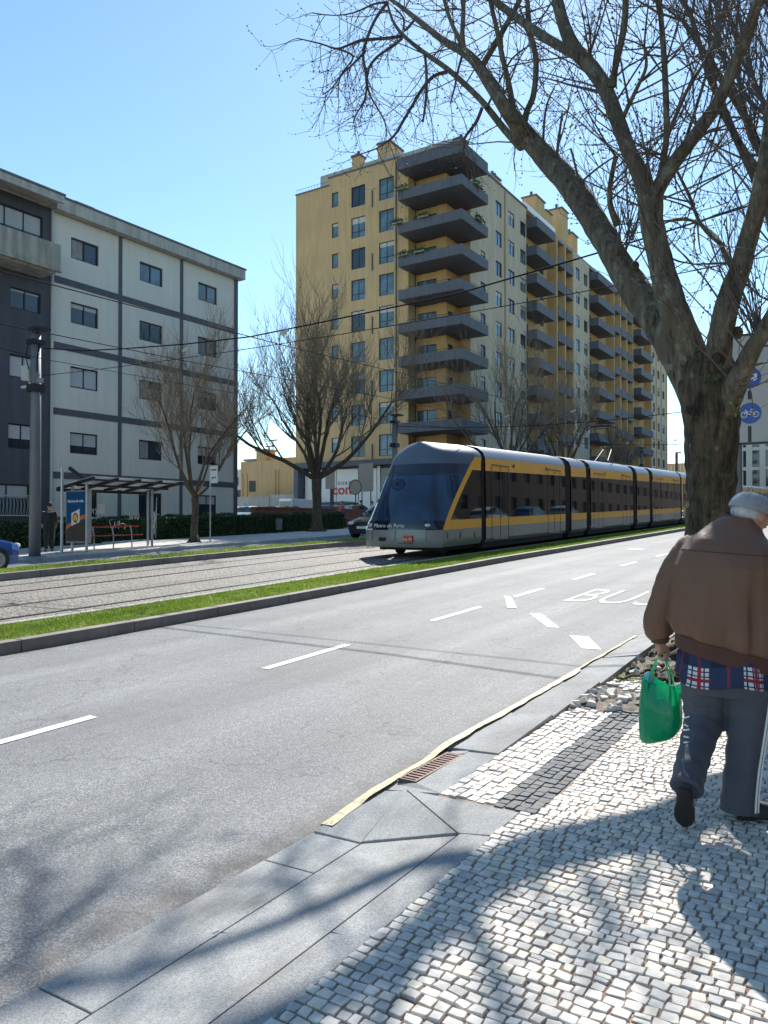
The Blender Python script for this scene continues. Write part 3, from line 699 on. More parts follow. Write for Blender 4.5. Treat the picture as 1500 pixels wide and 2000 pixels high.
# recessed corner
b=MB();holes=[]
rec=[]
for k in range(10):
    fl=33.05-PT*(k+1)
    if k<9: rec.append(fl+.1)
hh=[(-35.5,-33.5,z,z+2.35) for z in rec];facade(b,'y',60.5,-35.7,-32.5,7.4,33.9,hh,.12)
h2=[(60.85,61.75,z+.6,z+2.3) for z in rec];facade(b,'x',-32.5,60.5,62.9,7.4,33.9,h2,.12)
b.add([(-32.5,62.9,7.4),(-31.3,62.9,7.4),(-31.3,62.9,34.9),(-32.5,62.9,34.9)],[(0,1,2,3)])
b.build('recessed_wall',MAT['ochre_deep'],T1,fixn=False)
for i,z in enumerate(rec):
    window(T1,'y',60.5,-35.5,-33.5,z,z+2.35,depth=.1,glass=gl[i%4],name='balcony_door')
    window(T1,'x',-32.5,60.85,61.75,z+.6,z+2.3,depth=.1,mul=0,glass='glass')
b=MB();b.tube([(-35.66,60.4,33.0),(-35.66,60.4,7.5)],.05,6);b.build('downpipe',MAT['slate'],T1)
def balcony(parent,x0,x1,y0,y1,zt,h=.88,closed='xy'):
    b=MB();b.box(x0,x1,y0,y0+.14,zt-h,zt);b.box(x1-.14,x1,y0+.14,y1,zt-h,zt);b.box(x0,x1-.14,y0+.14,y1,zt-h+.0,zt-h+.16)
    if 'e' in closed: b.box(x0,x1-.14,y1-.14,y1,zt-h+.16,zt)
    return b.build('balcony',MAT['slate'],parent,bevel=.015)
for k in range(9):
    zt=31.12-PT*k
    bo=balcony(T1,-35.85,-29.5,57.7,62.88,zt)
    if k>=3:
        b=MB();b.tube([(-35.0,57.77,zt+.16),(-29.57,57.77,zt+.16),(-29.57,62.8,zt+.16)],.025,5)
        for q in range(8): b.tube([(-35.0+q*.77,57.77,zt),(-35.0+q*.77,57.77,zt+.16)],.015,4)
        b.build('handrail',MAT['dark_metal'],bo)
b=MB();b.box(-35.95,-29.5,57.7,57.86,32.98,34.02);b.box(-29.66,-29.5,57.86,62.88,32.98,34.02);b.box(-35.95,-29.66,57.86,62.88,32.98,33.12);b.build('canopy',MAT['slate'],T1,bevel=.02)
# street face of the tower (x = -31.3)
XB=-31.3
def streetwall(parent,y0,y1,cols,mat,nrow=10,ztop=34.85,zbot=1.2,x=XB,hgt=1.44,top0=33.12,mul=1,name='street_wall'):
    holes=[];ii=[]
    for k in range(nrow):
        for j,(a,c) in enumerate(cols):
            zt=top0-PT*k;h=(a,c,zt-hgt,zt);holes.append(h);ii.append((h,k,j))
    b=MB();facade(b,'x',x,y0,y1,zbot,ztop,holes,.15);b.build(name,mat,parent,fixn=False)
    for h,k,j in ii: window(parent,'x',x,*h,depth=.12,mul=mul,glass=gl[(k+j*3)%4],shut=[0,0,.3,0,.2][(k*2+j)%5])
streetwall(T1,62.9,76.1,[(65.0,66.1),(68.4,69.85),(71.4,73.0),(74.5,76.0)],MAT['cream'],nrow=9)  # same tower as the ochre front; its lighter side is painted in
b=MB();b.tube([(XB+.07,70.55,3),(XB+.07,70.55,34.8)],.07,6);b.build('downpipe',MAT['ochre_deep'],T1)
b=MB();b.box(XB-.1,XB+.12,62.8,76.2,34.86,35.0);b.build('coping',MAT['roof_edge'],T1)
def recess(parent,y0,y1,yb,depthx=1.0,top=33.8,n=10,ztop=34.85,win=None):
    xr=XB-depthx
    hs=[]
    for k in range(n-1):
        for (a,c) in (win or [(y0+2.9,y0+4.3)]): hs.append((a,c,top-PT*(k+1)-.9,top-PT*(k+1)+1.3))
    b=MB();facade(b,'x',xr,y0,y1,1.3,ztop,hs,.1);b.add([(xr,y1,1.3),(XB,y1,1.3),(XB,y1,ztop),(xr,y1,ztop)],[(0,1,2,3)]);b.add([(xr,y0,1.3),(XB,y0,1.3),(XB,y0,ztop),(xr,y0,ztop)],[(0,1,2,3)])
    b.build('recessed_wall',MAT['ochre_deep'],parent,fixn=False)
    for i,h in enumerate(hs): window(parent,'x',xr,*h,depth=.08,glass=gl[i%4],name='balcony_door')
    for k in range(n): balcony(parent,xr,XB+1.15,y0+.1,yb,top-PT*k,1.0,'e')
recess(T1,76.1,84.9,81.6,win=[(77.5,79.0),(82.4,83.6)],n=9)
# shop front at the foot of the tower
b=MB();b.box(-48.75,-29.6,58.9,60.4,6.95,7.46);b.box(-48.75,-48.2,58.9,60.4,1.2,6.95);b.box(-48.2,-29.6,60.2,60.4,1.2,6.95);b.box(-36.9,-36.4,58.9,60.2,1.2,6.95);b.build('shopfront_frame',MAT['slate'],T1)
b=MB();b.box(-48.1,-46.6,59.9,60.15,1.3,6.6);b.box(-46.5,-44.3,59.9,60.15,1.3,6.75);b.box(-44.2,-41.7,59.9,60.15,1.3,6.75);b.box(-41.6,-39.6,59.92,60.15,1.3,6.7);b.box(-39.5,-39.2,59.9,60.15,1.3,6.9);b.box(-37.6,-37.0,59.9,60.15,1.3,6.9);b.build('shop_panels',MAT['white'],T1)
b=MB();b.box(-39.15,-37.65,60.0,60.15,1.3,6.7);b.box(-36.3,-30,60.0,60.15,1.3,6.7);b.build('shop_glass',MAT['glass'],T1)
M=Matrix.Translation((xa(672,59.9),59.88,za(672,957,59.9)))@Matrix.Rotation(R(90),4,'X')
textmesh('cont',1.35,M,MAT['red'],'shop_lettering',T1,ext=.01,bold=.035,sx=1.15)
M=Matrix.Translation((xa(672,59.9),59.88,za(672,944,59.9)))@Matrix.Rotation(R(90),4,'X')
textmesh('O O R T',.42,M,MAT['pole'],'shop_lettering',T1,ext=.01,bold=.01)
# second and third stretches of the long block
T2=thing('apartment_block','middle stretch of the long ochre block with narrow loggias, chimneys and slate balconies','building',(-36,96,2.4))
def loggias(parent,y0,n,wd,n_rows=10):
    b=MB()
    for i in range(n+1):
        y=y0+i*(wd+.35);b.box(XB-.9,XB+.05,y,y+.35,1.5,34.6)
    b.box(XB-1.0,XB-.9,y0,y0+n*(wd+.35)+.35,1.5,34.6);b.build('loggia_piers',MAT['ochre'],parent)
    for i in range(n):
        y=y0+.35+i*(wd+.35)
        for k in range(n_rows):
            z=32.6-PT*k
            c=MB();c.box(XB-.88,XB+.12,y,y+wd,z-1.05,z-.93);c.box(XB+.02,XB+.12,y,y+wd,z-.93,z);c.build('loggia',MAT['slate'] if k>3 else MAT['slate'],parent)
            window(parent,'x',XB-.88,y+.3,y+wd-.3,z-.2,z+1.3,depth=.02,mul=0,glass=gl[(k+i)%4])
loggias(T2,85.0,2,2.45,10)
streetwall(T2,91.0,97.0,[(91.8,93.3),(94.9,96.3)],MAT['cream'])
recess(T2,97.0,107.6,104.5,win=[(99,100.8)])
b=MB();b.box(XB-14,XB-.02,84.95,107.6,34.5,34.9);b.build('roof',MAT['concrete'],T2)
for (x0,x1,y0,y1,z1) in ((-33.2,-31.6,79.6,82.2,37.6),(-34.0,-31.8,83.2,85.0,37.2),(-33.2,-31.5,87.5,89.6,38.9),(-33,-31.8,92.2,94.0,37.4),(-33.5,-32.5,71.0,72.2,36.6)):
    pr=T1 if y0<84 else T2
    b=MB();b.box(x0,x1,y0,y1,34.7,z1);b.build('chimney',MAT['ochre'],pr)
    b=MB();b.box(x0-.12,x1+.12,y0-.12,y1+.12,z1,z1+.15)
    for q in (.25,.75): b.tube([((x0+x1)/2,y0+(y1-y0)*q,z1+.15),((x0+x1)/2,y0+(y1-y0)*q,z1+.8)],.17,8)
    b.build('chimney_cap',MAT['roof_edge'],pr)
b=MB();b.box(XB-.5,XB-.1,76,85,34.85,35.6);b.build('roof_parapet',MAT['white'],T1)
T3=thing('apartment_block','farthest stretch of the long ochre block ending above the tram','building',(-36,124,3.2))
loggias(T3,107.66,3,2.9,9)
recess(T3,117.85,128.2,125.3,win=[(119.5,121.5)])
streetwall(T3,128.2,139.5,[(129.5,131),(132.8,134.3),(136.3,137.8)],MAT['cream'])
b=MB();b.box(XB-14,XB-.02,107.6,139.6,34.5,34.9);b.box(XB-14,XB-.02,139.5,139.7,2,34.5);b.build('roof',MAT['concrete'],T3)
for i,yy in enumerate((128.4,131.9,135.3,139.3)):
    b=MB();b.box(XB+.003,XB+.1,yy-.15,yy+.15,2,34.8);b.build('pilaster',MAT['ochre_deep'],T3)
# ---------------------------------------------------- low ochre building and its wall
L1=thing('low_building','low ochre windowless annexe with a stubby chimney left of the tower','building',(-55,63,1.8))
xl=xa(470,63)
b=MB();b.box(xl,-48.8,63,75,1.5,8.35);b.box(xl+3,-48.8,63.5,74,8.35,8.6);b.build('wall',MAT['ochre'],L1)
b=MB();b.box(xa(500,63),xa(519,63),63.02,64.6,8.36,9.4);b.build('chimney',MAT['ochre_deep'],L1)
b=MB();b.box(xa(499,63)-.05,xa(520,63)+.05,62.95,64.7,9.4,9.62);b.box(xa(476,63),xa(499,63),62.9,64,8.4,8.62);b.build('chimney_cap',MAT['concrete'],L1)
b=MB()
for u in (474,483,538,544): b.box(xa(u,63)-.07,xa(u,63)+.07,62.9,63,4.4,7.0 if u<500 else 7.3)
b.build('downpipes',MAT['ochre_deep'],L1)
b=MB();b.box(xa(487,63),xa(499,63),62.94,63,5.0,6.2);b.build('vent_grille',MAT['win_frame'],L1)
b=MB();x0,x1=xa(522,63),-48.9
for i in range(9): b.tube([(x0+(x1-x0)*i/8,64.7,8.6),(x0+(x1-x0)*i/8,64.7,9.3)],.03,4)
b.tube([(x0,64.7,9.3),(x1,64.7,9.3)],.03,5);b.build('roof_railing',MAT['steel'],L1)
wl=MB();wl.box(xa(462,60.5),xa(525,60.5),60.5,60.7,1.2,4.35);wl.box(xa(525,60.5)+.01,xa(577,60.5),60.62,60.8,1.2,4.5);w1=wl.build('garden_wall',MAT['concrete_pale']);tag(w1,'beige rendered wall below the low ochre annexe','wall')
bw=MB();bw.box(-29.0,-28.7,31.4,47,.8,2.42);bw.box(-29.04,-28.66,31.4,47,2.42,2.50);o=bw.build('brick_wall',MAT['brick']);tag(o,'low reddish brick wall behind the hedge, right of the pale block','wall')
D1=thing('town_house','distant narrow white and blue-grey house glimpsed right of the pale block','house',(xa(462,85),85,2))
b=MB();b.box(xa(445,85),xa(471,85),85,92,1.5,9.6);b.build('wall',MAT['white_wall'],D1)
b=MB();b.box(xa(459,85),xa(470,85),84.9,84.98,2,6.5);b.build('lower_front',MAT['slate'],D1)
for z in (5.0,7.2): window(D1,'y',84.9,xa(461,85),xa(466,85),z,z+1.2,depth=-.05,mul=0,glass='glass_blue')
# far end of the street
D2=thing('apartment_building','distant pale building with dark tall windows beneath the white direction sign','building',(-12,150,3.6))
x0,x1=xa(1345,150),4
hs=[];cl=[xa(u,150) for u in (1452,1462,1474,1484,1492)]
for a,c,g_ in ((1452,1458,0),(1470,1484,1),(1496,1510,1)):
    for z in (4.5,8.0,11.5,15.0): hs.append((xa(a,150),xa(c,150),z,z+2.9))
b=MB();facade(b,'y',150,x0,x1,3,19,hs,.2);b.box(x0,x1,150.2,160,3,19);b.build('wall',MAT['white_wall'],D2,fixn=False)
for h in hs: window(D2,'y',150,*h,depth=.12,mul=0)
D3=thing('apartment_building','low yellow building far down the street beyond the end of the ochre block','building',(-30,175,4))
b=MB();b.box(xa(1290,175),xa(1342,175),175,185,3.5,za(1320,905,175));b.build('wall',MAT['ochre'],D3)
b=MB()
for u in range(1306,1340,6): b.box(xa(u,175)-.15,xa(u,175)+.15,174.8,175,4,za(1320,908,175))
b.build('pilasters',MAT['cream'],D3)
rg=random.Random(4)
for i,(xx,yy,hh,ww,mm) in enumerate(((-8,240,16,40,'white_wall'),(-52,260,14,30,'cream'),(-80,150,12,20,'white_wall'))):
    D=thing('distant_building',['broad pale building closing the far end of the street','cream building far off behind the ochre block','small pale building far behind the low annexe'][i],'building',(xx,yy,zg(yy)))
    b=MB();b.box(xx-ww/2,xx+ww/2,yy,yy+10,zg(yy)-1,zg(yy)+hh);b.build('wall',MAT[mm],D)
    b=MB();b.box(xx-ww/2-.3,xx+ww/2+.3,yy-.3,yy+10.3,zg(yy)+hh,zg(yy)+hh+.5);b.build('roof',MAT['roof_edge'],D)
# balcony planters
def leafclump(name,parent,cx,cy,cz,rx,ry,rz,n,size,mat,seed,base=None):
    rg=np.random.default_rng(seed);p=rg.normal(0,.42,(n,3))*np.array([rx,ry,rz]);p+=np.array([cx,cy,cz])
    a=rg.normal(0,1,(n,3));a/=np.linalg.norm(a,axis=1)[:,None];c=rg.normal(0,1,(n,3));c-=a*(a*c).sum(1)[:,None];c/=np.linalg.norm(c,axis=1)[:,None]
    s=size*(.6+.8*rg.random((n,1)));V=np.stack([p-a*s,p+c*s*.5,p+a*s,p-c*s*.5],1).reshape(-1,3)
    return npmesh(name,V,np.arange(4*n).reshape(n,4),mat,parent=parent)
for i,(x,y,k,l) in enumerate(((-35.5,57.6,0,'top left'),(-33.2,57.6,1,'second'),(-35.9,57.6,1,'second left'),(-29.4,60.4,0,'top'),(-29.4,60.8,1,'second'),(-35.2,57.6,2,'third'),(-33.6,57.62,2,'third middle'))):
    zt=31.12-PT*k
    lb={'top left':'green plants spilling over the front left end of the highest occupied tower balcony','second':'leafy plants over the middle front of the second tower balcony' if x<-30 else 'shrubby plants on the street side of the second tower balcony','second left':'plants at the left end of the second tower balcony','top':'trailing plants on the street side of the highest occupied tower balcony','third':'small plants at the left end of the third tower balcony','third middle':'yellow-green plant over the middle front of the third tower balcony'}[l]
    t=thing('balcony_plant',lb,'plant',(x,y,zt),group='plants on the tower balconies')
    leafclump('foliage',t,x,y,zt+.15,.9 if x<-30 else .2,.2 if x<-30 else .9,.35,260,.09,MAT['leaf_hedge'],i+50)
    b=MB();b.box(x-.5 if x<-30 else x-.12,x+.5 if x<-30 else x+.12,y-.12 if x<-30 else y-.5,y+.12 if x<-30 else y+.5,zt-.02,zt+.12);b.build('planter',MAT['concrete'],t)
# ================================================================== TRAM
TX=-11.80
def ty(y,h): return zg(y)+.105+h
tram=thing('tram','amber and grey low-floor tram with blue reflecting windscreen and dark window bands','tram',(TX,36,zg(36)+.1))
prof=[(1.25,.30),(1.33,.42),(1.33,.80),(1.33,1.07),(1.315,2.57),(1.30,2.97),(1.22,3.16),(1.02,3.32),(.6,3.42),(0,3.45)]
def carriage(y0,y1,kind):
    cp=thing('carriage',None,None,(TX,y0,zg(y0)+.1));cp.parent=tram;cp.location=Vector((0,y0-36,zg(y0)-zg(36)))
    ys=[y0+(y1-y0)*i/4 for i in range(5)]
    def seg(name,i0,i1,mat,inset=0,smooth=False,par=cp,yy=ys):
        if name=='roof':
            pr=prof[i0:i1+1];full=[(p[0],p[1]) for p in pr]+[(-p[0],p[1]) for p in reversed(pr[:-1])];b=MB()
            b.loft([[(TX+x,y_,ty(y_,z)) for x,z in full] for y_ in yy],cap=False,closed=False);return b.build(name,mat,par,smooth=smooth,fixn=False)
        for s in (-1,1):
            b=MB();w_=i1-i0+1
            for j in range(len(yy)): b.v+=[(TX+s*(prof[k][0]-inset),yy[j],ty(yy[j],prof[k][1])) for k in range(i0,i1+1)]
            for j in range(len(yy)-1):
                for i in range(i1-i0): b.f.append((j*w_+i,(j+1)*w_+i,(j+1)*w_+i+1,j*w_+i+1));b.m.append(0)
            b.build(name,mat,par,smooth=smooth,fixn=False)
    if kind=='bellows':
        b=MB();n=9
        for j in range(n):
            a=y0+(y1-y0)*j/n;c=y0+(y1-y0)*(j+1)/n;m=(a+c)/2
            R_=[]
            for yy,ins in ((a,.11),(m,.045),(c,.11)):
                R_.append([(TX+x,yy,ty(yy,z)) for x,z in [(p[0]-ins,p[1]-ins*.6) for p in prof]]+[(TX-x,yy,ty(yy,z)) for x,z in [(p[0]-ins,p[1]-ins*.6) for p in reversed(prof[:-1])]])
            b.loft(R_,cap=False)
        b.build('bellows',MAT['bellows'],cp,fixn=False);return
    seg('skirt',0,2,MAT['tram_grey']);seg('lower_stripe',2,3,MAT['tram_yellow']);seg('window_band',3,4,MAT['glass_tram'])
    seg('upper_stripe',4,5,MAT['tram_yellow']);seg('roof',5,9,MAT['tram_roof'],smooth=True)
    b=MB()   # seams, door frames
    L=y1-y0
    doors=[] if L<3 else [(y0+L*.06,y0+L*.06+1.3),(y1-L*.08-1.3,y1-L*.08)]
    for s in (-1,1):
        x=TX+s*1.334
        for a,c in doors:
            for yy in (a,(a+c)/2,c): b.box(min(x,x+s*.004),max(x,x+s*.004),yy-.013,yy+.013,ty(yy,.38),ty(yy,2.78))
            b.box(min(x,x+s*.004),max(x,x+s*.004),a,c,ty(a,2.76),ty(a,2.79))
        xx=TX+s*1.318
        n=max(1,int(L/1.7))
        for i in range(1,n):
            yy=y0+L*i/n
            if L<3:
                b9=MB();b9.box(min(xx,xx+s*.012),max(xx,xx+s*.012),yy-.02,yy+.02,ty(yy,1.08),ty(yy,2.56));b9.build('mullion',MAT['win_frame'],cp);continue
            b.box(min(xx,xx+s*.012),max(xx,xx+s*.012),yy-.02,yy+.02,ty(yy,1.08),ty(yy,2.56))
        for q in (.3,.72):
            if L>3: b.box(min(x,x+s*.006),max(x,x+s*.006),y0+L*q-.07,y0+L*q+.07,ty(y0+L*q,2.72),ty(y0+L*q,2.84),0)
    if L>3: b.build('door_frames',MAT['win_frame'],cp)
    if L>3:
        b=MB();xx=TX+1.30
        for a,c in doors:
            b.box(TX+1.335,TX+1.352,a+.1,c-.1,ty(a,.40),ty(a,.425))
        b.build('door_sill',MAT['steel'],cp)
    b=MB();b.add([(TX+x,y,ty(y,z)) for y in (y0,y1) for x,z in ((-1.2,.12),(1.2,.12),(1.2,.34),(-1.2,.34))],[(0,1,2,3),(7,6,5,4),(0,4,5,1),(1,5,6,2),(2,6,7,3),(3,7,4,0)])
    b.build('underframe',MAT['black'],cp)
    if L<3:
        for dy in (.45,L-.45):
            b=MB()
            for s in (-1,1): b.tube([(TX+s*.72-.06,y0+dy,ty(y0,.30)),(TX+s*.72+.06,y0+dy,ty(y0,.30))],.29,16)
            b.build('wheelset',MAT['dark_metal'],cp)
def text_on_tram(t,size,x,z,y,rx,mat,name,par,sx=1.0,bold=0):
    return textmesh(t,size,Matrix.Translation((x,y,ty(19,z)))@Matrix.Rotation(rx,4,'X'),mat,name,par,ext=.003,sx=sx,bold=bold)
def tram_cab():
    cp=thing('driver_cab',None,None,(TX,20,0));cp.parent=tram;cp.location=Vector((0,20-36,zg(20)-zg(36)))
    zl=[.30,.42,.62,.80,.88,1.07,1.3,1.6,1.9,2.2,2.42,2.57,2.75,2.97,3.08,3.18,3.27,3.35,3.41,3.445]
    def yside(z): return 19.28+2.05*max(0,(z-.8)/2.17)**1.2 if z<2.97 else min(21.72,21.33+(z-2.97)*.8)
    def hw(z): return 1.27 if z<.35 else 1.33-.012*max(0,z-1) if z<2.97 else 1.31*math.sqrt(max(0.0,1-((z-2.97)/.48)**2))**1.0+.02
    def B(z): return .50 if z<.35 else .56 if z<.8 else .54+.98*min(1,(z-.8)/2.1)
    def EX(z): return 2.6+1.0*max(0,min(1,(z-.8)/2.1))
    ns=16;YE=21.79;rings=[];NS=6
    for z in zl:
        r=[];ysd=yside(z);k=max(ysd,18.2)
        side=[YE-(YE-(ysd+.30))*i/(NS-1) for i in range(NS)] if ysd+.3<YE else [YE-(YE-ysd)*.02*i for i in range(NS)]
        w=hw(z)
        for y in side: r.append((TX+w,min(y,YE),z))
        for i in range(ns+1):
            s=math.cos(math.pi*i/ns);ss=math.copysign(abs(s)**.75,s)
            y=ysd-B(z)*(1-abs(ss)**EX(z));r.append((TX+w*ss,min(y,YE),z))
        for y in reversed(side): r.append((TX-w,min(y,YE),z))
        rings.append([(x,y,ty(max(y,19.3),zz)) for x,y,zz in r])
    n=len(rings[0]);parts={}
    for i in range(len(zl)-1):
        zm=(zl[i]+zl[i+1])/2
        for k in range(n-1):
            front=NS<=k<NS+ns;edge=k in (NS-1,NS+ns)
            if zm<.80: key='skirt'
            elif front: key='windshield_base' if zm<1.07 else 'windshield' if zm<2.42 else 'brow_panel' if zm<2.75 else 'cab_roof'
            elif zm<1.07: key='trim'
            elif zm<2.57: key='trim' if edge else 'side_window'
            elif zm<2.97: key='trim'
            else: key='cab_roof'
            parts.setdefault((key,0 if key not in('trim','side_window') else (1 if k<n/2 else 2)),[]).append((i,k))
    mats={'windshield_base':'glass_tram','skirt':'tram_grey','windshield':'windshield','brow_panel':'tram_dark','cab_roof':'tram_roof','trim':'tram_yellow','side_window':'glass_tram'}
    MAT['tram_dark']=simple('tram_brow_dark',(.028,.038,.06),.3,.1,bst=0,coat=.25)
    for (key,_s),l in parts.items():
        b=MB();ix={};vs=[];fs=[]
        for i,k in l:
            f=[]
            for a,c in ((i,k),(i,k+1),(i+1,k+1),(i+1,k)):
                if (a,c) not in ix: ix[(a,c)]=len(vs);vs.append(rings[a][c])
                f.append(ix[(a,c)])
            fs.append(tuple(f))
        b.add(vs,fs);b.build(key,MAT[mats[key]],cp,smooth=True,fixn=False)
    b=MB();b.add(rings[-1],[tuple(range(n))]);b.build('cab_roof',MAT['tram_roof'],cp)
    # trim line over windscreen, light strips, coupler flap, plate
    def fp(s,z,out=.012):
        y=yside(z)-B(z)*(1-abs(s)**EX(z));return Vector((TX+hw(z)*s,y-out,ty(19.3,z)))
    b=MB();b.tube([fp(-.93+1.86*i/14,2.44,.0) for i in range(15)],.02,5);b.build('brow_trim',MAT['tram_dark'],cp)
    for s0,s1 in ((-.97,-.62),):
        b=MB();b.tube([fp(s0+(s1-s0)*i/5,.815,-.01) for i in range(6)],.022,6);b.build('light_strip',MAT['white'],cp)
    b=MB();c=fp(-.28,.53,.0);b.tube([c+Vector((-.10,-.012,0)),c+Vector((.10,-.012,0))],.055,10);b.build('coupler_opening',MAT['black'],cp)
    b=MB();b.box(TX+.33,TX+.63,fp(.36,.5).y-.02,fp(.36,.5).y+.06,ty(19.3,.46),ty(19.3,.64));pl=b.build('number_plate',MAT['red'],cp)
    text_on_tram('Lia 10',.12,TX+.48,.55,fp(.36,.5).y-.024,R(90),MAT['white'],'plate_lettering',pl)
    b=MB();b.box(TX+.12,TX+.62,fp(.3,.4).y-.003,fp(.3,.4).y+.05,ty(19.3,.415),ty(19.3,.432));b.build('seam',MAT['win_frame'],cp)
    for s in (-.62,.05,.72):
        b=MB();b.tube([fp(s,z,.002) for z in (.34,.5,.79)],.006,4);b.build('seam',MAT['win_frame'],cp)
    text_on_tram('Metro do Porto',.17,TX-.12,.93,fp(0,.93,.05).y,R(66),MAT['white'],'front_lettering',cp,sx=.95)
    c=fp(-.12,2.16,.05);rg=MB();T=Matrix.Translation(c)@Matrix.Rotation(R(62),4,'X')
    pts=[T@Vector((.20*math.cos(a),.16*math.sin(a),0)) for a in [i*math.pi/14 for i in range(29)]]
    rg.tube(pts,.016,6,cap=False);rg.build('round_emblem',MAT['win_frame'],cp)
    textmesh('m',.26,T@Matrix.Translation((0,.02,0)),MAT['win_frame'],'round_emblem',cp,ext=.003,sx=1.1,bold=.004)
    for s in (-1,1):
        b=MB();b.box(*sorted((TX+s*.55,TX+s*.95)),fp(.6,1.0).y-.0,fp(.6,1.0).y+.1,ty(19.3,.86),ty(19.3,1.0)) if False else b.sphere(fp(s*.72,.93,.005),(.13,.03,.06),10,6);b.build('headlight',MAT['steel'],cp)
    b=MB();b.add([(TX+x,y,ty(y,z)) for y in (19.7,21.8) for x,z in ((-1.1,.18),(1.1,.18),(1.1,.36),(-1.1,.36))],[(0,1,2,3),(7,6,5,4),(0,4,5,1),(1,5,6,2),(2,6,7,3),(3,7,4,0)]);b.build('underframe',MAT['black'],cp)
    b=MB()
    for s in (-1,1): b.tube([(TX+s*.72-.06,20.3,ty(20.3,.29)),(TX+s*.72+.06,20.3,ty(20.3,.29))],.28,16)
    b.build('wheelset',MAT['dark_metal'],cp)
    b=MB();x=TX+1.336
    for dy in (19.55,20.35,21.3): b.prism([(dy-.04,ty(20.3,.62)),(dy,ty(20.3,.72)),(dy+.04,ty(20.3,.62)),(dy,ty(20.3,.50))],'x',x,x+.004)
    b.build('skirt_markings',MAT['win_frame'],cp)
tram_cab()
for a,c,k in ((21.79,22.12,'bellows'),(22.12,29.4,'l'),(29.4,30.1,'bellows'),(30.1,32.0,'s'),(32.0,32.6,'bellows'),(32.6,39.3,'l'),(39.3,40.1,'bellows'),(40.1,42.6,'s'),(42.6,43.4,'bellows'),(43.4,50.2,'l'),(50.2,50.9,'bellows'),(50.9,53,'s'),(53,53.4,'bellows'),(53.4,59.4,'l')): carriage(a,c,k)
b=MB();y=38.2;z0=ty(y,3.45)
for s in (-1,1):
    b.tube([(TX+s*.35,y,z0),(TX+s*.2,y+1.3,z0+.85),(TX+s*.35,y+.1,z0+1.75)],.025,6)
b.tube([(TX-.35,y+.1,z0+1.75),(TX+.35,y+.1,z0+1.75)],.02,6);b.tube([(TX-.8,y-.12,z0+1.72),(TX-.5,y-.12,z0+1.87),(TX+.5,y-.12,z0+1.87),(TX+.8,y-.12,z0+1.72)],.03,6);b.tube([(TX-.8,y+.28,z0+1.72),(TX-.5,y+.28,z0+1.87),(TX+.5,y+.28,z0+1.87),(TX+.8,y+.28,z0+1.72)],.03,6)
b.tube([(TX-.2,y+1.3,z0+.85),(TX+.2,y+1.3,z0+.85)],.025,6);b.box(TX-.5,TX+.5,y-.4,y+1.6,z0-.02,z0+.1);b.build('pantograph',MAT['dark_metal'],tram)
tram2=copy_tree(tram);tram2.location=(TX-3.34,36+66,zg(102)+.1);tram2['label']='second amber tram far up the street beyond the big tree, below the white sign'
tram['group']='trams';tram2['group']='trams'
# ================================================================== CATENARY
def catenary_pole(x,y,top,label,lamp=False,local=None):
    z=zg(y)+.25;t=thing('catenary_pole',label,'pole',(x,y,z),group='overhead line poles')
    b=MB();b.tube([(x,y,z-.1),(x,y,z+top*.6),(x,y,z+top)],[.17,.155,.14],10);b.build('shaft',MAT['pole'],t,smooth=True)
    b=MB();b.box(x-.23,x+.23,y-.23,y+.23,z-.05,z+.04);b.build('base_plate',MAT['concrete'],t)
    b=MB();b.tube([(x,y,z+top),(x,y,z+top+.10)],.10,8);b.box(x-.10,x+.42,y-.22,y+.22,z+top+.10,z+top+.17);b.build('cap',MAT['dark_metal'],t)
    b=MB();b.box(x-.19,x+.19,y-.19,y+.19,z+top*.74,z+top*.775);b.box(x-.2,x+.2,y-.2,y+.2,z+top*.955,z+top*.975);b.build('collar',MAT['dark_metal'],t)
    b=MB();b.tube([(x+.17,y,z+top*.96),(x+.24,y-.1,z+top*.9),(x+.2,y-.1,z+top*.83)],.02,5);b.tube([(x-.1,y-.18,z+top*.96),(x-.12,y-.25,z+top*.9),(x-.08,y-.19,z+top*.84)],.015,5)
    b.build('cable_drop',MAT['wire'],t)
    if lamp:
        b=MB();b.box(x-.55,x-.16,y-.14,y+.08,z+top*.80,z+top*.865);b.box(x-.62,x-.2,y-.1,y+.0,z+top*.765,z+top*.775);b.tube([(x-.35,y,z+top*.80),(x-.3,y,z+top*.77)],.02,5);b.build('equipment_box',MAT['sign_grey'],t)
        b=MB();b.box(x+.18,x+.30,y-.1,y+.06,z+top*.78,z+top*.80);b.build('bracket',MAT['steel'],t)
    return t
catenary_pole(-21.45,13.75,6.75,'stout grey pole with cable drops standing left of the bus shelter',True)
catenary_pole(-21.45,34.2,5.95,'grey pole rising behind the front of the tram by the near corner of the tower')
catenary_pole(-21.45,55.2,6.9,'distant grey pole rising above the middle of the tram roof')
catenary_pole(-21.45,84,7,'farthest grey overhead line pole beyond the tram, seen right of the ochre block')
for y,q in ((13.9,'nearest'),(34.2,'middle'),(55.2,'farthest')):
    o=catenary_pole(3.6,y,7.2,q+' grey pole of the three on the near pavement, right of the photo')
def sag(a,c,s,n=16):
    a=Vector(a);c=Vector(c);return [a.lerp(c,i/n)-Vector((0,0,s*4*(i/n)*(1-i/n))) for i in range(n+1)]
def wire(name,pts,r,mat,label): 
    b=MB();b.tube(pts,r,5);o=b.build(name,mat,smooth=True);tag(o,label,'wire','overhead wires');return o
wire('span_wire',[(-21.3,13.9,6.93),(-19.4,13.9,6.62),(-17.62,13.9,6.46),(-15.2,13.9,6.28),(-12.86,13.9,6.17),(-10.5,13.9,6.22),(-7.25,13.9,6.30),(-4.4,13.9,6.58),(0,13.9,7.1),(3.6,13.9,7.4)],.018,MAT['wire'],'thickest dark span wire sweeping up to the right from the stout left pole')
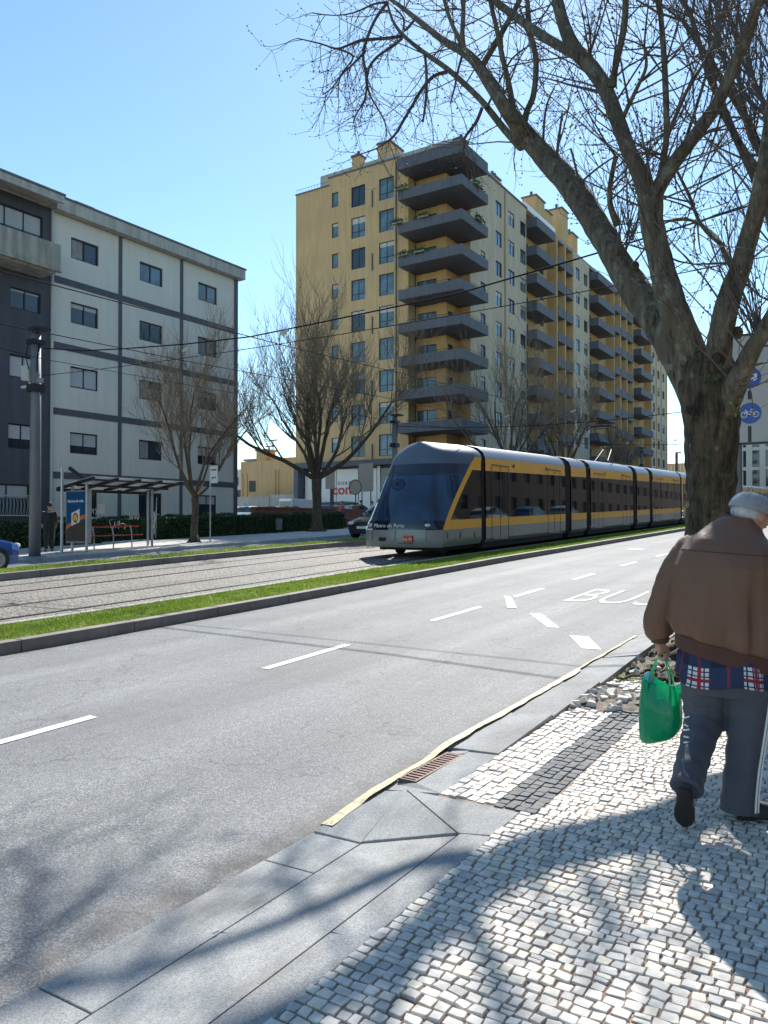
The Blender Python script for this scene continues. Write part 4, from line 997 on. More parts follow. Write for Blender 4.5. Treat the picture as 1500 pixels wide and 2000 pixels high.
wire('span_wire',sag((-21.3,13.9,6.1),(3.6,13.9,6.2),.28),.010,MAT['wire_grey'],'thin lower span wire attached to the stout left pole')
wire('span_wire',sag((-21.3,34.2,6.7),(3.6,34.2,7.6),.9),.018,MAT['wire'],'dark span wire crossing the tracks at the tower corner pole')
wire('span_wire',sag((-21.3,55.2,7.8),(3.6,55.2,8.2),1.0),.02,MAT['wire_grey'],'pale span wire crossing the tracks above the middle of the tram')
for x,nm in ((-11.8,'near'),(-15.1,'far')):
    for h,r in ((5.42,.011),):
        pts=[(x+(.12 if i%2 else -.12),y,zg(y)+.1+h) for i,y in enumerate((-6,4,13.9,24,34.2,45,55.2,70,84,110))]
        wire('contact_wire',pts,r,MAT['wire_grey'],'trolley wire running along the '+nm+' track')
wire('feeder_wire',[(-20,-6,7.3),(-21.3,13.9,6.6),(-21.3,34.2,6.9),(-21.3,55.2,8)],.010,MAT['wire_grey'],'cable strung from pole to pole over the far pavement')
for i,(x,y) in enumerate(((-15.1,13.9),(-11.8,13.9),(-15.1,34.2),(-11.8,34.2),(-15.1,55.2),(-11.8,55.2))):
    z1=zg(y)+.1+5.62;z0={13.9:6.2,34.2:6.5,55.2:7.2}[y]
    b=MB();b.tube([(x,y,max(z0,z1+.05)),(x,y,z1)],.012,5);b.tube([(x-.12,y,z1+.05),(x+.12,y,z1+.12)],.035,6);o=b.build('insulator',MAT['sign_grey'])
    tag(o,['white insulator on the first span wire over the far track','white insulator on the first span wire over the near track','white insulator on the second span wire over the far track','white insulator on the second span wire over the near track','white insulator on the third span wire over the far track','white insulator on the third span wire over the near track'][i],'insulator','wire insulators')
# ================================================================== BUS SHELTER
zs=zg(17.5)+.25
def gz(y): return zg(y)+.25
BS=thing('bus_shelter','glass and steel bus shelter with a blue poster panel and red bench','bus shelter',(-22.6,17.6,zs))
for x,y in ((-23.05,16.15),(-22.0,15.95),(-23.05,19.35),(-22.2,18.95)):
    if x==-22.2: x=-22.35
    b=MB();b.tube([(x,y,gz(y)-.05),(x,y,2.95)],.045,8);b.build('post',MAT['steel'],BS)
b=MB()
for i in range(5):
    y=15.75+i*.93;b.bar((-23.3,y,2.78),(-21.35,y,3.08),.07,.10)
b.bar((-23.25,15.7,2.74),(-23.25,19.55,2.74),.09,.1);b.bar((-21.40,15.7,3.03),(-21.40,19.55,3.03),.06,.06);b.bar((-22.2,15.7,2.88),(-22.2,19.55,2.88),.08,.08);b.build('roof_frame',MAT['dark_metal'],BS)
m,n_,bb=newmat('roof_sheet');bb.inputs['Base Color'].default_value=(.8,.82,.84,1);bb.inputs['Roughness'].default_value=.3;bb.inputs['Transmission Weight'].default_value=.6;MAT['roof_sheet']=m
b=MB();b.add([(-23.3,15.7,2.83),(-21.35,15.7,3.13),(-21.35,19.55,3.13),(-23.3,19.55,2.83),(-23.3,15.7,2.845),(-21.35,15.7,3.145),(-21.35,19.55,3.145),(-23.3,19.55,2.845)],[(3,2,1,0),(4,5,6,7),(0,1,5,4),(1,2,6,5),(2,3,7,6),(3,0,4,7)]);b.build('roof_panel',m,BS)
m,n_,bb=newmat('clear_glass');bb.inputs['Base Color'].default_value=(.9,.95,.94,1);bb.inputs['Roughness'].default_value=.02;bb.inputs['Transmission Weight'].default_value=1;bb.inputs['IOR'].default_value=1.03;MAT['clear']=m
for a,c in ((16.25,17.25),(17.27,18.27),(18.29,19.28)):
    b=MB();b.box(-23.06,-23.045,a,c,gz(a)+.22,2.7);b.build('back_glass',m,BS)
b=MB();b.box(-22.9,-22.4,19.34,19.355,gz(19)+.22,2.6);b.build('side_glass',m,BS)
# graffiti scratches on the back glass
rgf=random.Random(8);b=MB()
for cy,cz,w_,h_ in ((18.0,1.55,.7,.35),(17.1,2.0,.4,.3),(18.7,1.9,.35,.3)):
    pts=[(-23.035,cy+w_*(i/18-.5)+rgf.uniform(-.05,.05),cz+h_*rgf.uniform(-.5,.5)) for i in range(19)];b.tube(pts,.012,4)
b.build('graffiti',MAT['white'],BS)
b=MB()
pts=[(-22.65+.25*rgf.uniform(-1,1),19.33,1.9+.05*i*(-1)**i+rgf.uniform(-.2,.2)) for i in range(14)];b.tube(pts,.010,4);b.build('graffiti',MAT['white'],BS)
ap=MB();ap.box(-23.2,-22.0,16.0,16.14,.95,2.72);A=ap.build('poster_case',MAT['steel'],BS,bevel=.015)
b=MB();b.box(-23.14,-22.12,15.985,15.998,1.02,2.66);post=b.build('poster',simple('poster_blue',(.015,.085,.20),.3,bst=0),A)
def pp(pts,mat,nm,d): 
    b=MB();b.prism(pts,'y',15.985-d,15.986-d-.0025);return b.build(nm,mat,post)
pp([(-23.14,1.02),(-22.12,1.02),(-22.12,1.62),(-22.5,1.75),(-23.14,1.40)],simple('poster_brown',(.10,.075,.055),.4,bst=0),'poster_field',.002)
pp([(-23.14,1.40),(-22.72,1.62),(-22.12,1.78),(-22.12,1.92),(-22.6,1.80),(-23.14,1.52)],simple('poster_orange',(.75,.18,.06),.4,bst=0),'poster_band',.004)
pp([(-22.86,1.52),(-22.42,1.66),(-22.42,2.10),(-22.86,1.95)],MAT['white'],'poster_box',.006)
pp([(-22.64+.15*math.cos(a),1.80+.17*math.sin(a)) for a in [i*math.pi/8 for i in range(16)]],MAT['red'],'poster_emblem',.008)
pp([(-22.64,1.70)]+[(-22.64+.11*math.cos(a),1.72+.19*math.sin(a)) for a in [R(t) for t in range(0,181,20)]],simple('emblem_yellow',(.8,.55,.03),.4,bst=0),'poster_emblem',.010)
textmesh('Estamos de volta.',.125,Matrix.Translation((-22.63,15.978,2.36))@Matrix.Rotation(R(90),4,'X'),MAT['white'],'poster_text',post,ext=.001,bold=.004)
b=MB()
for x in (-22.9,): b.bar((x,16.5,gz(17)+.47),(x,18.9,gz(18)+.47),.2,.03)
b.bar((-23.0,16.5,gz(17)+.78),(-23.0,18.9,gz(18)+.78),.03,.05);b.build('bench',MAT['red'],BS,bevel=.01)
b=MB()
for y in (16.9,17.7,18.5): b.tube([(-22.9,y,gz(y)),(-22.9,y,gz(y)+.45),(-23.0,y,gz(y)+.8)],.025,6)
b.tube([(-22.6,17.0,gz(17)+.25),(-22.6,19,gz(19)+.25)],.02,6);b.build('bench_frame',MAT['steel'],BS)
b=MB();b.box(-23.02,-23.0,17.1,17.4,1.95,2.3);b.build('timetable',MAT['white'],BS)
fp_=thing('bus_flag_pole','slim steel pole with a small dark angled flag just left of the bus shelter','pole',(-22.1,15.0,gz(15)))
b=MB();b.tube([(-22.1,15.1,gz(15)),(-22.1,15.1,3.38)],.045,8);b.build('shaft',MAT['steel'],fp_)
b=MB();b.bar((-22.1,15.35,3.42),(-22.1,15.95,3.05),.04,.12);b.build('flag_arm',MAT['dark_metal'],fp_);b=MB();b.box(-22.12,-22.08,15.12,15.7,2.85,3.2);b.build('flag',MAT['clear'],fp_)
sp=thing('bus_stop_sign','thin post with a small white bus stop plate right of the first street tree','sign',(-22.4,21.9,gz(22)))
b=MB();b.tube([(-22.4,21.9,gz(22)),(-22.4,21.9,3.95)],.03,8);b.build('post',MAT['steel'],sp)
b=MB();b.box(-22.37,-22.0,21.88,21.91,3.2,3.95);q=b.build('sign_plate',MAT['white'],sp)
b=MB();b.box(-22.33,-22.05,21.872,21.879,3.70,3.75);b.box(-22.30,-22.2,21.872,21.879,3.38,3.44);b.box(-22.17,-22.08,21.872,21.879,3.40,3.45);b.box(-22.37,-22.0,21.86,21.93,3.9,3.95);b.build('plate_marks',MAT['win_frame'],q)
# ================================================================== HEDGE
HG=thing('hedge','long clipped dark green hedge along the far pavement in front of the pale block','hedge',(-27.4,20,gz(20)))
def hedge(parent,x0,x1,y0,y1,h,n,seed):
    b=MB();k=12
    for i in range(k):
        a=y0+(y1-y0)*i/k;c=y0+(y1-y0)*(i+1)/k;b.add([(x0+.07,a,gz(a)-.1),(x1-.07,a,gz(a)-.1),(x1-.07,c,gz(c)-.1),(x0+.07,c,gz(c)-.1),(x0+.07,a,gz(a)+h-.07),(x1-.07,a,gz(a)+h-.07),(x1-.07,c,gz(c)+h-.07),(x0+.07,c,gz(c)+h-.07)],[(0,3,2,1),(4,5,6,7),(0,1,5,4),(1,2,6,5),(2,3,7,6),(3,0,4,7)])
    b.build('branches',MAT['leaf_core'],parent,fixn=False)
    rg=np.random.default_rng(seed);y=y0+(y1-y0)*rg.random(n);f=rg.random(n)
    z=h*rg.random(n);x=np.full(n,x1);top=f<.42;x[top]=x0+(x1-x0)*rg.random(top.sum());z[top]=h
    end=(f>.42)&(f<.46);x[end]=x0+(x1-x0)*rg.random(end.sum());y[end]=np.where(rg.random(end.sum())<.5,y0,y1)
    und=.05*np.sin(y*2.1)+.03*np.sin(y*5.3+x);z=z+und*top
    p=np.stack([x+rg.normal(0,.035,n),y,z+np.array([gz(t) for t in y])+rg.normal(0,.03,n)],1)
    a=rg.normal(0,1,(n,3));a/=np.linalg.norm(a,axis=1)[:,None];c=rg.normal(0,1,(n,3));c-=a*(a*c).sum(1)[:,None];c/=np.linalg.norm(c,axis=1)[:,None]
    s=.035*(.6+.8*rg.random((n,1)));V=np.stack([p-a*s,p+c*s*.6,p+a*s,p-c*s*.6],1).reshape(-1,3)
    npmesh('foliage',V,np.arange(4*n).reshape(n,4),MAT['leaf_hedge'],parent=parent)
hedge(HG,-27.9,-27.0,5,28.2,.98,36000,3)
HG2=thing('hedge','second length of clipped hedge in front of the brick wall, behind the second street tree','hedge',(-27.5,33,gz(33)))
hedge(HG2,-28.0,-27.1,28.5,37.5,.95,14000,4)
# ================================================================== CARS
def make_car(label,paint,loc,rot,L=4.1,H=1.47,van=False,group=None,detail=True):
    t=thing('parked_car' if not van else 'parked_van',label,'car' if not van else 'van',(0,0,0),0,group)
    k=L/4.1
    if not van: stn=[(-2.05,.50,.56,.60),(-1.98,.66,.70,.74),(-1.75,.72,.80,.80),(-1.05,.86,.94,.86),(-.30,.92,H-.10,.86),(.15,.93,H,.86),(1.1,.94,H-.03,.86),(1.62,.93,H-.22,.85),(1.93,.88,.98,.82),(2.05,.60,.66,.74)]
    else: stn=[(-2.05,.60,.70,.66),(-1.98,.8,.9,.78),(-1.6,.95,1.02,.84),(-.95,1.05,H-.1,.88),(-.6,1.1,H,.88),(1.3,1.1,H,.88),(1.9,1.1,H-.02,.88),(2.02,1.0,H-.15,.86),(2.05,.6,.7,.82)]
    ring=lambda y,zb,zr,w:[(-w*.9,y*k,.20),(-w,y*k,.42),(-w*.985,y*k,zb*.8),(-w*.95,y*k,zb),(-w*(.78 if zr-zb>.2 else .93),y*k,zr-.03),(-w*.5,y*k,zr+.01),(0,y*k,zr+.02),(w*.5,y*k,zr+.01),(w*(.78 if zr-zb>.2 else .93),y*k,zr-.03),(w*.95,y*k,zb),(w*.985,y*k,zb*.8),(w,y*k,.42),(w*.9,y*k,.20)]
    rings=[ring(*s) for s in stn];n=13
    B=MB();G=MB()
    for i in range(len(rings)-1):
        y=(stn[i][0]+stn[i+1][0])/2;cab=min(stn[i][2],stn[i+1][2]);hi=max(stn[i][2],stn[i+1][2])
        for j in range(n-1):
            q=[rings[i][j],rings[i][j+1],rings[i+1][j+1],rings[i+1][j]]
            side=j in(3,8);top=3<j<8
            slope=abs(stn[i+1][2]-stn[i][2])>.25
            g_=(side and hi-max(stn[i][1],stn[i+1][1])>.3) or (top and slope and hi>1.1 and abs(y)<1.9)
            (G if g_ else B).add(q,[(0,1,2,3)])
        B.add([rings[i][0],rings[i][-1],rings[i+1][-1],rings[i+1][0]],[(0,1,2,3)])
    B.add(rings[0],[tuple(range(n))]);B.add(rings[-1],[tuple(reversed(range(n)))])
    bd=B.build('body',paint,t,smooth=False,local=True);G.build('windows',MAT['glass'],t,local=True)
    md=bd.modifiers.new('weld','WELD');md.merge_threshold=.001;bv=bd.modifiers.new('b','BEVEL');bv.width=.04;bv.segments=2;bv.angle_limit=R(25)
    for sx_ in (-1,1):
        for yy in (-1.28*k,1.28*k):
            wv=MB();wv.tube([(sx_*.70,yy,.31),(sx_*.885,yy,.31)],.315,18);W=wv.build('wheel',MAT['black'],t,local=True)
            rm=MB();rm.tube([(sx_*.84,yy,.31),(sx_*.892,yy,.31)],.20,14);
            for a in range(5):
                an=a*2*math.pi/5;rm.bar((sx_*.90,yy,.31),(sx_*.90,yy+.19*math.cos(an),.31+.19*math.sin(an)),.05,.012)
            rm.build('rim',MAT['steel'],W,local=True)
        h_=MB();h_.sphere((sx_*.60,-1.99*k,.66),(.16,.07,.08),10,6);h_.build('headlight',MAT['white'],t,local=True)
        h_=MB();h_.sphere((sx_*.68,1.98*k,.82),(.10,.07,.12),10,6);h_.build('tail_light',MAT['red'],t,local=True)
        h_=MB();h_.sphere((sx_*.95,-.62*k,.98),(.10,.07,.07),8,5);h_.build('mirror',paint,t,local=True)
    h_=MB();h_.box(-.26,.26,-2.075*k,-2.05*k,.42,.53);h_.build('number_plate',MAT['white'],t,local=True)
    h_=MB();h_.box(-.5,.5,-2.068*k,-2.045*k,.27,.39);h_.build('grille',MAT['black'],t,local=True)
    t.location=loc;t.rotation_euler=(0,0,rot);return t
def cpaint(n_,c): return simple(n_,c,.28,.2,var=.03,bst=0,coat=.8)
PB=cpaint('car_paint_blue',(.02,.09,.33));PK=cpaint('car_paint_black',(.015,.016,.02));PW=cpaint('car_paint_white',(.75,.75,.75));PS=cpaint('car_paint_silver',(.4,.41,.42));PG=cpaint('car_paint_green',(.18,.42,.05));PC=cpaint('car_paint_midblue',(.04,.16,.34))
make_car('bright blue car cut by the left edge of the photo, on the far road',PB,(-20.15,10.1,zg(10.1)+.155),R(180),3.9,1.5)
make_car('black car coming round behind the front of the tram',PK,(-18.9+0,29.3,zg(29)+.155),R(4),4.1,1.45)
cg='cars parked in front of the tower'
i=0
for u,y,paint,lab,rot,van in ((497,50,PW,'white car whose roof shows over the brick wall below the garden wall',R(90),False),(462,53,PW,'white car at the left end of the row over the brick wall',R(80),False),(548,50,PK,'dark car behind the brick wall left of the second street tree',R(90),False),(655,49,PC,'mid blue car parked right of the second street tree trunk',R(90),False),(672,53,PG,'bright green car behind the person in red',R(85),True),(697,52,PW,'white car parked behind the walkers near the shop panels',R(60),False),(575,54,PK,'dark green car roof just left of the second street tree',R(90),False)):
    make_car(lab,paint,(xa(u,y),y,zg(y)+.22),rot,4.2,1.45 if not van else 1.75,van,cg)
wbx=thing('parked_van','small pale blue van box showing over the wall left of the tower shop','van',(xa(568,56),56,zg(56)+.22));b=MB();x=xa(568,56)
b.box(x-.8,x+.8,55.2,58.5,zg(56)+.5,zg(56)+2.35);b.build('body',MAT['white'],wbx,bevel=.1);b=MB();b.box(x-.7,x+.7,55.16,55.19,zg(56)+1.5,zg(56)+2.1);b.build('rear_window',MAT['glass_blue'],wbx)
for s in (-1,1):
    b=MB();b.tube([(x+s*.6-.1,55.9,zg(56)+.52),(x+s*.6+.1,55.9,zg(56)+.52)],.3,12);b.build('wheel',MAT['black'],wbx)
# ================================================================== ROAD SIGNS
def back_sign(u,v0,v1,y,wd,label,shape='rect',two=False,h0=None):
    x=xa(u,y);z0=za(u,v1,y);z1=za(u,v0,y);g0=zg(y)+.22
    t=thing('road_sign',label,'sign',(x,y,g0),group='road signs by the tower')
    for px_ in ((x-wd*.3,x+wd*.3) if two else (x,)):
        b=MB();b.tube([(px_,y+.04,g0),(px_,y+.04,z1-.05)],.04,8);b.build('post',MAT['dark_metal'],t)
    b=MB()
    if shape=='round':
        r=(z1-z0)/2;b.prism([(x+r*math.cos(a),(z0+z1)/2+r*math.sin(a)) for a in [i*math.pi/12 for i in range(24)]],'y',y-.015,y+.0)
        b2=MB();b2.tube([(x+r*math.cos(a),y-.02,(z0+z1)/2+r*math.sin(a)) for a in [i*math.pi/12 for i in range(25)]],.03,5,cap=False);b2.build('rim',MAT['dark_metal'],t)
    else: b.box(x-wd/2,x+wd/2,y-.03,y,z0,z1)
    b.build('panel',MAT['sign_back'] if shape!='box' else MAT['dark_metal'],t,bevel=.03 if shape=='rect' else 0)
back_sign(715,905,960,45,1.25,'large plain grey panel seen from behind in front of the shop window',two=True)
back_sign(694,937,966,43,.8,'round sign seen from behind beside the large grey panel','round')
back_sign(645,916,955,40,.75,'small grey double panel sign on a post right of the second street tree')
back_sign(649,955,985,40.6,.25,'narrow dark upright panel on a post right of the second street tree','box')
# white overhead lane sign with blue discs (near side)
yS=20.;cxs=xa(1466,yS);SG=thing('direction_sign','big white road sign with blue bus and bicycle discs, partly hidden by the near tree','sign',(cxs,yS,zg(yS)+.1))
zb=za(1466,864,yS);zt=za(1466,655,yS)
b=MB();b.box(xa(1415,yS),xa(1560,yS),yS,yS+.06,zb,zt);pn=b.build('panel',MAT['sign_grey'],SG)
b=MB();b.box(xa(1413,yS),xa(1562,yS),yS-.02,yS+.08,zb-.05,zb);b.box(xa(1413,yS),xa(1562,yS),yS-.02,yS+.08,zt,zt+.05);b.build('frame',MAT['dark_metal'],SG)
for u in (1442,1545):
    b=MB();b.tube([(xa(u,yS),yS+.14,zg(yS)+.1),(xa(u,yS),yS+.14,zt)],.075,10);b.build('post',MAT['pole'],SG)
def disc(zc,r,mat,name,par,y,seg=28,cx=cxs):
    b=MB();b.prism([(cx+r*math.cos(a),zc+r*math.sin(a)) for a in [i*2*math.pi/seg for i in range(seg)]],'y',y-.004,y);return b.build(name,mat,par)
rr_=.25
zc1=za(1466,807,yS);zc2=za(1468,738,yS)
d1=disc(zc1,rr_,MAT['blue_sign'],'blue_disc',pn,yS-.003);d2=disc(zc2,rr_,MAT['blue_sign'],'blue_disc',pn,yS-.003)
b=MB();k=.2/.2;Y=yS-.012
def ringp(cx,cz,r,t=.012): b.tube([(cx+r*math.cos(a),Y,cz+r*math.sin(a)) for a in [i*math.pi/10 for i in range(21)]],t,4,cap=False)
ringp(cxs-.125,zc1-.03,.062);ringp(cxs+.125,zc1-.03,.062)
for p,q in (((-.125,-.03),(-.07,.075)),((-.09,.04),(.05,.04)),((-.09,.04),(.0,-.03)),((0,-.03),(.05,.04)),((0,-.03),(.125,-.03)),((.05,.04),(.125,-.03)),((.05,.04),(.045,.09)),((.015,.09),(.075,.09)),((-.07,.075),(-.11,.085))): b.tube([(cxs+p[0],Y,zc1+p[1]),(cxs+q[0],Y,zc1+q[1])],.011,4)
b.build('bicycle_symbol',MAT['white'],d1)
b=MB();b.box(cxs-.15,cxs+.16,Y-.002,Y,zc2-.05,zc2+.09);o=b.build('bus_symbol',MAT['white'],d2)
b=MB();
for q in (-.12,-.04,.04): b.box(cxs+q,cxs+q+.06,Y-.005,Y-.003,zc2+.01,zc2+.06)
b.build('bus_symbol_windows',MAT['blue_sign'],o)
b=MB()
for q in (-.08,.1): b.prism([(cxs+q+.03*math.cos(a),zc2-.05+.03*math.sin(a)) for a in [i*math.pi/5 for i in range(10)]],'y',Y-.006,Y-.002)
b.build('bus_symbol_wheels',MAT['white'],o)
for a_,c_ in ((763,780),(832,863),(690,708)):
    b=MB();b.box(cxs-.045,cxs+.03,yS-.006,yS-.003,za(1466,c_,yS),za(1466,a_,yS));b.build('lane_stroke',MAT['dark_metal'],pn)
b=MB();b.tube([(xa(1322,95),95,zg(95)),(xa(1322,95),95,za(1322,884,95))],.16,8);b.bar((xa(1320,95),95,za(1322,884,95)),(xa(1331,95),95,za(1322,884,95)),.2,.12);o=b.build('street_lamp',MAT['pole']);tag(o,'dark street lamp far up the street in the gap beside the big tree trunk','street lamp','street lamps')
for i,(u,v) in enumerate(((526,872),(533,860))):
    y=66;b=MB();x=xa(u,y);z=za(u,v,y);b.tube([(x,y,2),(x,y,z)],.06,6);b.bar((x-.55,y,z),(x+.55,y,z),.2,.14);o=b.build('street_lamp',MAT['pole']);tag(o,['shorter double headed lamp behind the low ochre annexe','taller double headed lamp behind the low ochre annexe'][i],'street lamp','street lamps')
bn=thing('litter_bin','small round grey litter bin against the hedge left of the second street tree','bin',(-26.75,31.1,gz(31)))
b=MB();b.tube([(-26.75,31.1,gz(31)+.15),(-26.75,31.1,gz(31)+.7)],[.17,.2],12);b.build('body',MAT['pole'],bn);b=MB();b.tube([(-26.75,31.1,gz(31)),(-26.75,31.1,gz(31)+.15)],.04,6);b.build('post',MAT['dark_metal'],bn);b=MB();b.tube([(-26.75,31.1,gz(31)+.7),(-26.75,31.1,gz(31)+.75)],[.2,.1],12);b.build('rim',MAT['dark_metal'],bn)
# ================================================================== TREES
def crom(pts,rad,sub):
    P_=[Vector(p) for p in pts];out=[];ro=[]
    for i in range(len(P_)-1):
        p0=P_[max(i-1,0)];p1=P_[i];p2=P_[i+1];p3=P_[min(i+2,len(P_)-1)]
        for k in range(sub):
            t=k/sub;out.append(.5*((2*p1)+(-p0+p2)*t+(2*p0-5*p1+4*p2-p3)*t*t+(-p0+3*p1-3*p2+p3)*t*t*t));ro.append(rad[i]+(rad[i+1]-rad[i])*t)
    out.append(P_[-1]);ro.append(rad[-1]);return out,ro
rt=random.Random(77)
def rdir(r): 
    while True:
        v=Vector((r.uniform(-1,1),r.uniform(-1,1),r.uniform(-1,1)))
        if .1<v.length<1: return v.normalized()
def twigline(b,r,p,d,L,rad,n,curl,droop,sides=3,wob=.25):
    """a thin curved branch; returns its points"""
    pts=[p.copy()];q=p.copy();d=d.normalized();st=L/n
    for i in range(n):
        d=(d+rdir(r)*wob*.5+Vector((0,0,curl*(i/n)-droop*(1-i/n)))*.35).normalized();q=q+d*st;pts.append(q.copy())
    b.tube(pts,[rad*1.05*(1-.62*i/n) for i in range(n+1)],sides,cap=False);return pts,d
def bud(b,p,d,s):
    a=d.orthogonal().normalized()*s*.32;c=d.cross(a).normalized()*s*.32
    b.add([p,p+d*s*.5+a,p+d*s*.5+c,p+d*s*.5-a,p+d*s*.5-c,p+d*s],[(0,1,2),(0,2,3),(0,3,4),(0,4,1),(5,2,1),(5,3,2),(5,4,3),(5,1,4)])
def sprig(b,bb,r,p,d,L,rad,level,curl=.8,droop=.5,buds=True,spread=.9,nsub=(3,5)):
    pts,dd=twigline(b,r,p,d,L,rad,5,curl,droop,3 if level<2 else 4)
    if level>0:
        for i in range(r.randint(*nsub)):
            k=r.randint(1,5);ax=(pts[k]-pts[k-1]).normalized();nd=(ax*.7+rdir(r)*spread+Vector((0,0,.15))).normalized()
            sprig(b,bb,r,pts[k],nd,L*r.uniform(.35,.6),rad*.55,level-1,curl,droop,buds,spread,nsub)
    elif buds:
        for k in (3,4,5):
            if r.random()<.55 or k==5:
                ax=(pts[k]-pts[k-1]).normalized();bud(bb,pts[k],(ax+rdir(r)*.5).normalized(),r.uniform(.022,.042))
# ---- the near plane tree: every limb is a path in space
NT=thing('plane_tree','big bare plane tree with lichened limbs on the near pavement beside the old man','tree',tuple(P(1392,1285,7.9)))
def limb(l,f=1.0):   # (u,v,D,width px)
    return [P(u,v,D) for u,v,D,w_ in l],[w_*D/1500/2*f for u,v,D,w_ in l]
wood=MB();sub=MB();buds=MB()
def add_limb(l,sides=14,sb=5,jit=.10,seed=0,f=.78,ridge=0):
    p,r=limb(l,f);q,s=crom(p,r,sb);wood.tube(q,s,sides,jit=jit,seed=seed,ridge=ridge);return q,s
BIG=[]
trunk=[(1396,1292,7.92,120),(1392,1262,7.92,100),(1389,1200,7.92,90),(1387,1080,7.92,86),(1386,980,7.92,86),(1387,900,7.92,89),(1388,820,7.92,100),(1386,765,7.94,112),(1382,720,7.96,100),(1378,690,7.97,80)]
BIG.append(add_limb(trunk,56,14,.13,1,1.0,.075))
trunk_mesh=wood;wood=MB()
L1_=[(1372,800,8.0,84),(1330,700,8.15,80),(1282,625,8.45,74),(1232,555,8.85,68),(1180,465,9.35,60),(1120,370,10.2,58),(1060,302,10.9,48),(1012,248,11.0,42)]
BIG.append(add_limb(L1_,30,9,.12,2,.82,.03))
BIG.append(add_limb([(1400,790,7.95,70),(1345,680,8.0,72),(1310,590,8.0,66),(1288,510,8.05,56),(1272,430,8.1,52),(1270,385,8.1,56)],30,9,.12,3,.80,.03))
C1=[(1270,400,8.1,48),(1251,341,8.2,40),(1225,286,8.3,37),(1203,227,8.45,36),(1183,176,8.6,36),(1155,132,8.8,36),(1122,95,9.0,34),(1100,45,9.2,30),(1085,-20,9.4,27),(1070,-120,9.6,22)]
BIG.append(add_limb(C1,16,6,.10,4))
C2=[(1272,400,8.1,44),(1284,370,8.05,38),(1317,318,7.95,35),(1361,260,7.8,34),(1402,200,7.65,32),(1434,128,7.5,30),(1463,55,7.35,29),(1484,-10,7.2,27),(1510,-110,7.0,22)]
BIG.append(add_limb(C2,16,6,.10,5))
R1=[(1385,800,7.9,74),(1398,730,7.85,70),(1408,650,7.75,56),(1424,580,7.65,54),(1443,530,7.55,48),(1460,470,7.5,44),(1474,420,7.4,42),(1489,350,7.3,40),(1505,260,7.2,36),(1520,120,7.0,30)]
BIG.append(add_limb(R1,26,8,.12,6,.82,.03))
R2=[(1405,850,7.85,56),(1428,775,7.7,58),(1448,730,7.5,50),(1468,685,7.3,44),(1490,650,7.15,40),(1515,600,7.0,34),(1545,520,6.8,28)]
BIG.append(add_limb(R2,16,6,.14,7))
# forks of the left limb
LM=[(1024,262,10.95,44),(985,209,10.6,34),(938,133,11.2,28),(906,101,11.6,24),(866,79,12.0,17),(812,36,12.8,13),(765,0,13.4,9),(700,-40,14,6)]
BIG.append(add_limb(LM,12,4,.08,8))
LL=[(1018,285,11.1,26),(985,252,11.6,18),(938,194,12.0,15),(877,137,12.6,13),(826,101,13.0,11),(787,68,13.4,9),(767,40,13.6,7),(756,4,13.8,5)]
BIG.append(add_limb(LL,9,4,.06,9))
for l in ([(941,130,11.2,15),(962,95,11.2,15),(985,55,11.2,14),(1013,4,11.2,13),(1035,-50,11.2,10)],
          [(1003,225,10.7,22),(994,165,10.7,14),(981,110,10.7,13),(970,55,10.7,12),(957,0,10.7,11),(948,-50,10.7,9)],
          [(1022,245,10.9,20),(1030,215,10.9,15),(1042,185,10.9,15),(1047,120,10.9,15),(1035,60,10.9,14),(1030,0,11.1,12),(1024,-50,11,10)],
          [(906,101,11.6,16),(903,68,11.6,13),(905,30,11.6,12),(906,-20,11.6,9)],
          [(906,95,11.6,14),(884,50,11.7,10),(870,10,11.7,9),(862,-25,11.7,7)],
          [(1118,103,9.0,26),(1071,77,9.6,24),(1038,55,10.0,22),(998,26,10.5,20),(965,0,10.9,19),(930,-40,11.2,15)],
          [(1196,170,8.5,24),(1200,140,8.45,17),(1209,100,8.35,17),(1219,50,8.2,18),(1222,0,8.1,17),(1224,-60,8,14)],
          [(1212,240,8.4,14),(1225,212,8.3,11),(1245,170,8.2,10),(1262,130,8.1,8),(1258,90,8.0,6)],
          [(1206,440,8.9,20),(1192,400,8.8,14),(1192,360,8.7,13),(1203,304,8.5,12)],
          [(1284,370,8.05,22),(1296,310,8.1,17),(1302,257,8.15,16),(1299,147,8.2,15),(1294,73,8.25,14),(1288,0,8.3,12),(1284,-60,8.3,10)],
          [(1300,275,8.15,12),(1318,230,8.3,10),(1346,169,8.5,9),(1385,105,8.7,8),(1405,50,8.8,7),(1416,0,8.9,6)],
          [(1405,205,7.65,14),(1420,240,7.6,12),(1445,280,7.5,12),(1480,328,7.4,13)],
          [(1310,330,8.0,9),(1290,300,7.9,7)],[(1165,130,8.8,12),(1150,105,8.8,10)],
          [(1340,300,7.9,10),(1375,262,8.6,9),(1405,250,9.0,8)],
          [(1330,300,7.9,9),(1372,170,8.4,8),(1400,60,8.8,7),(1410,-30,9,6)],
          [(1440,540,7.5,20),(1418,500,7.9,14),(1396,460,8.3,9),(1350,430,8.9,8),(1300,432,9.4,7)],
          [(1412,480,8.0,12),(1370,440,8.5,9),(1345,380,9.0,8),(1320,330,9.4,6)]):
    BIG.append(add_limb(l,8,4,.07,len(BIG)))
# gnarls on the trunk
limbs_mesh=wood;wood=trunk_mesh
for u,v,D,s in ((1345,800,7.7,.05),(1418,830,7.7,.06),(1400,700,7.7,.05),(1360,900,7.66,.04),(1425,940,7.72,.035),(1440,650,7.5,.055),(1240,520,8.6,.05),(1365,1000,7.66,.03)):
    wood.sphere(P(u,v,D),(s,s*.9,s*1.2),9,6)
TRUNK_ONLY=None
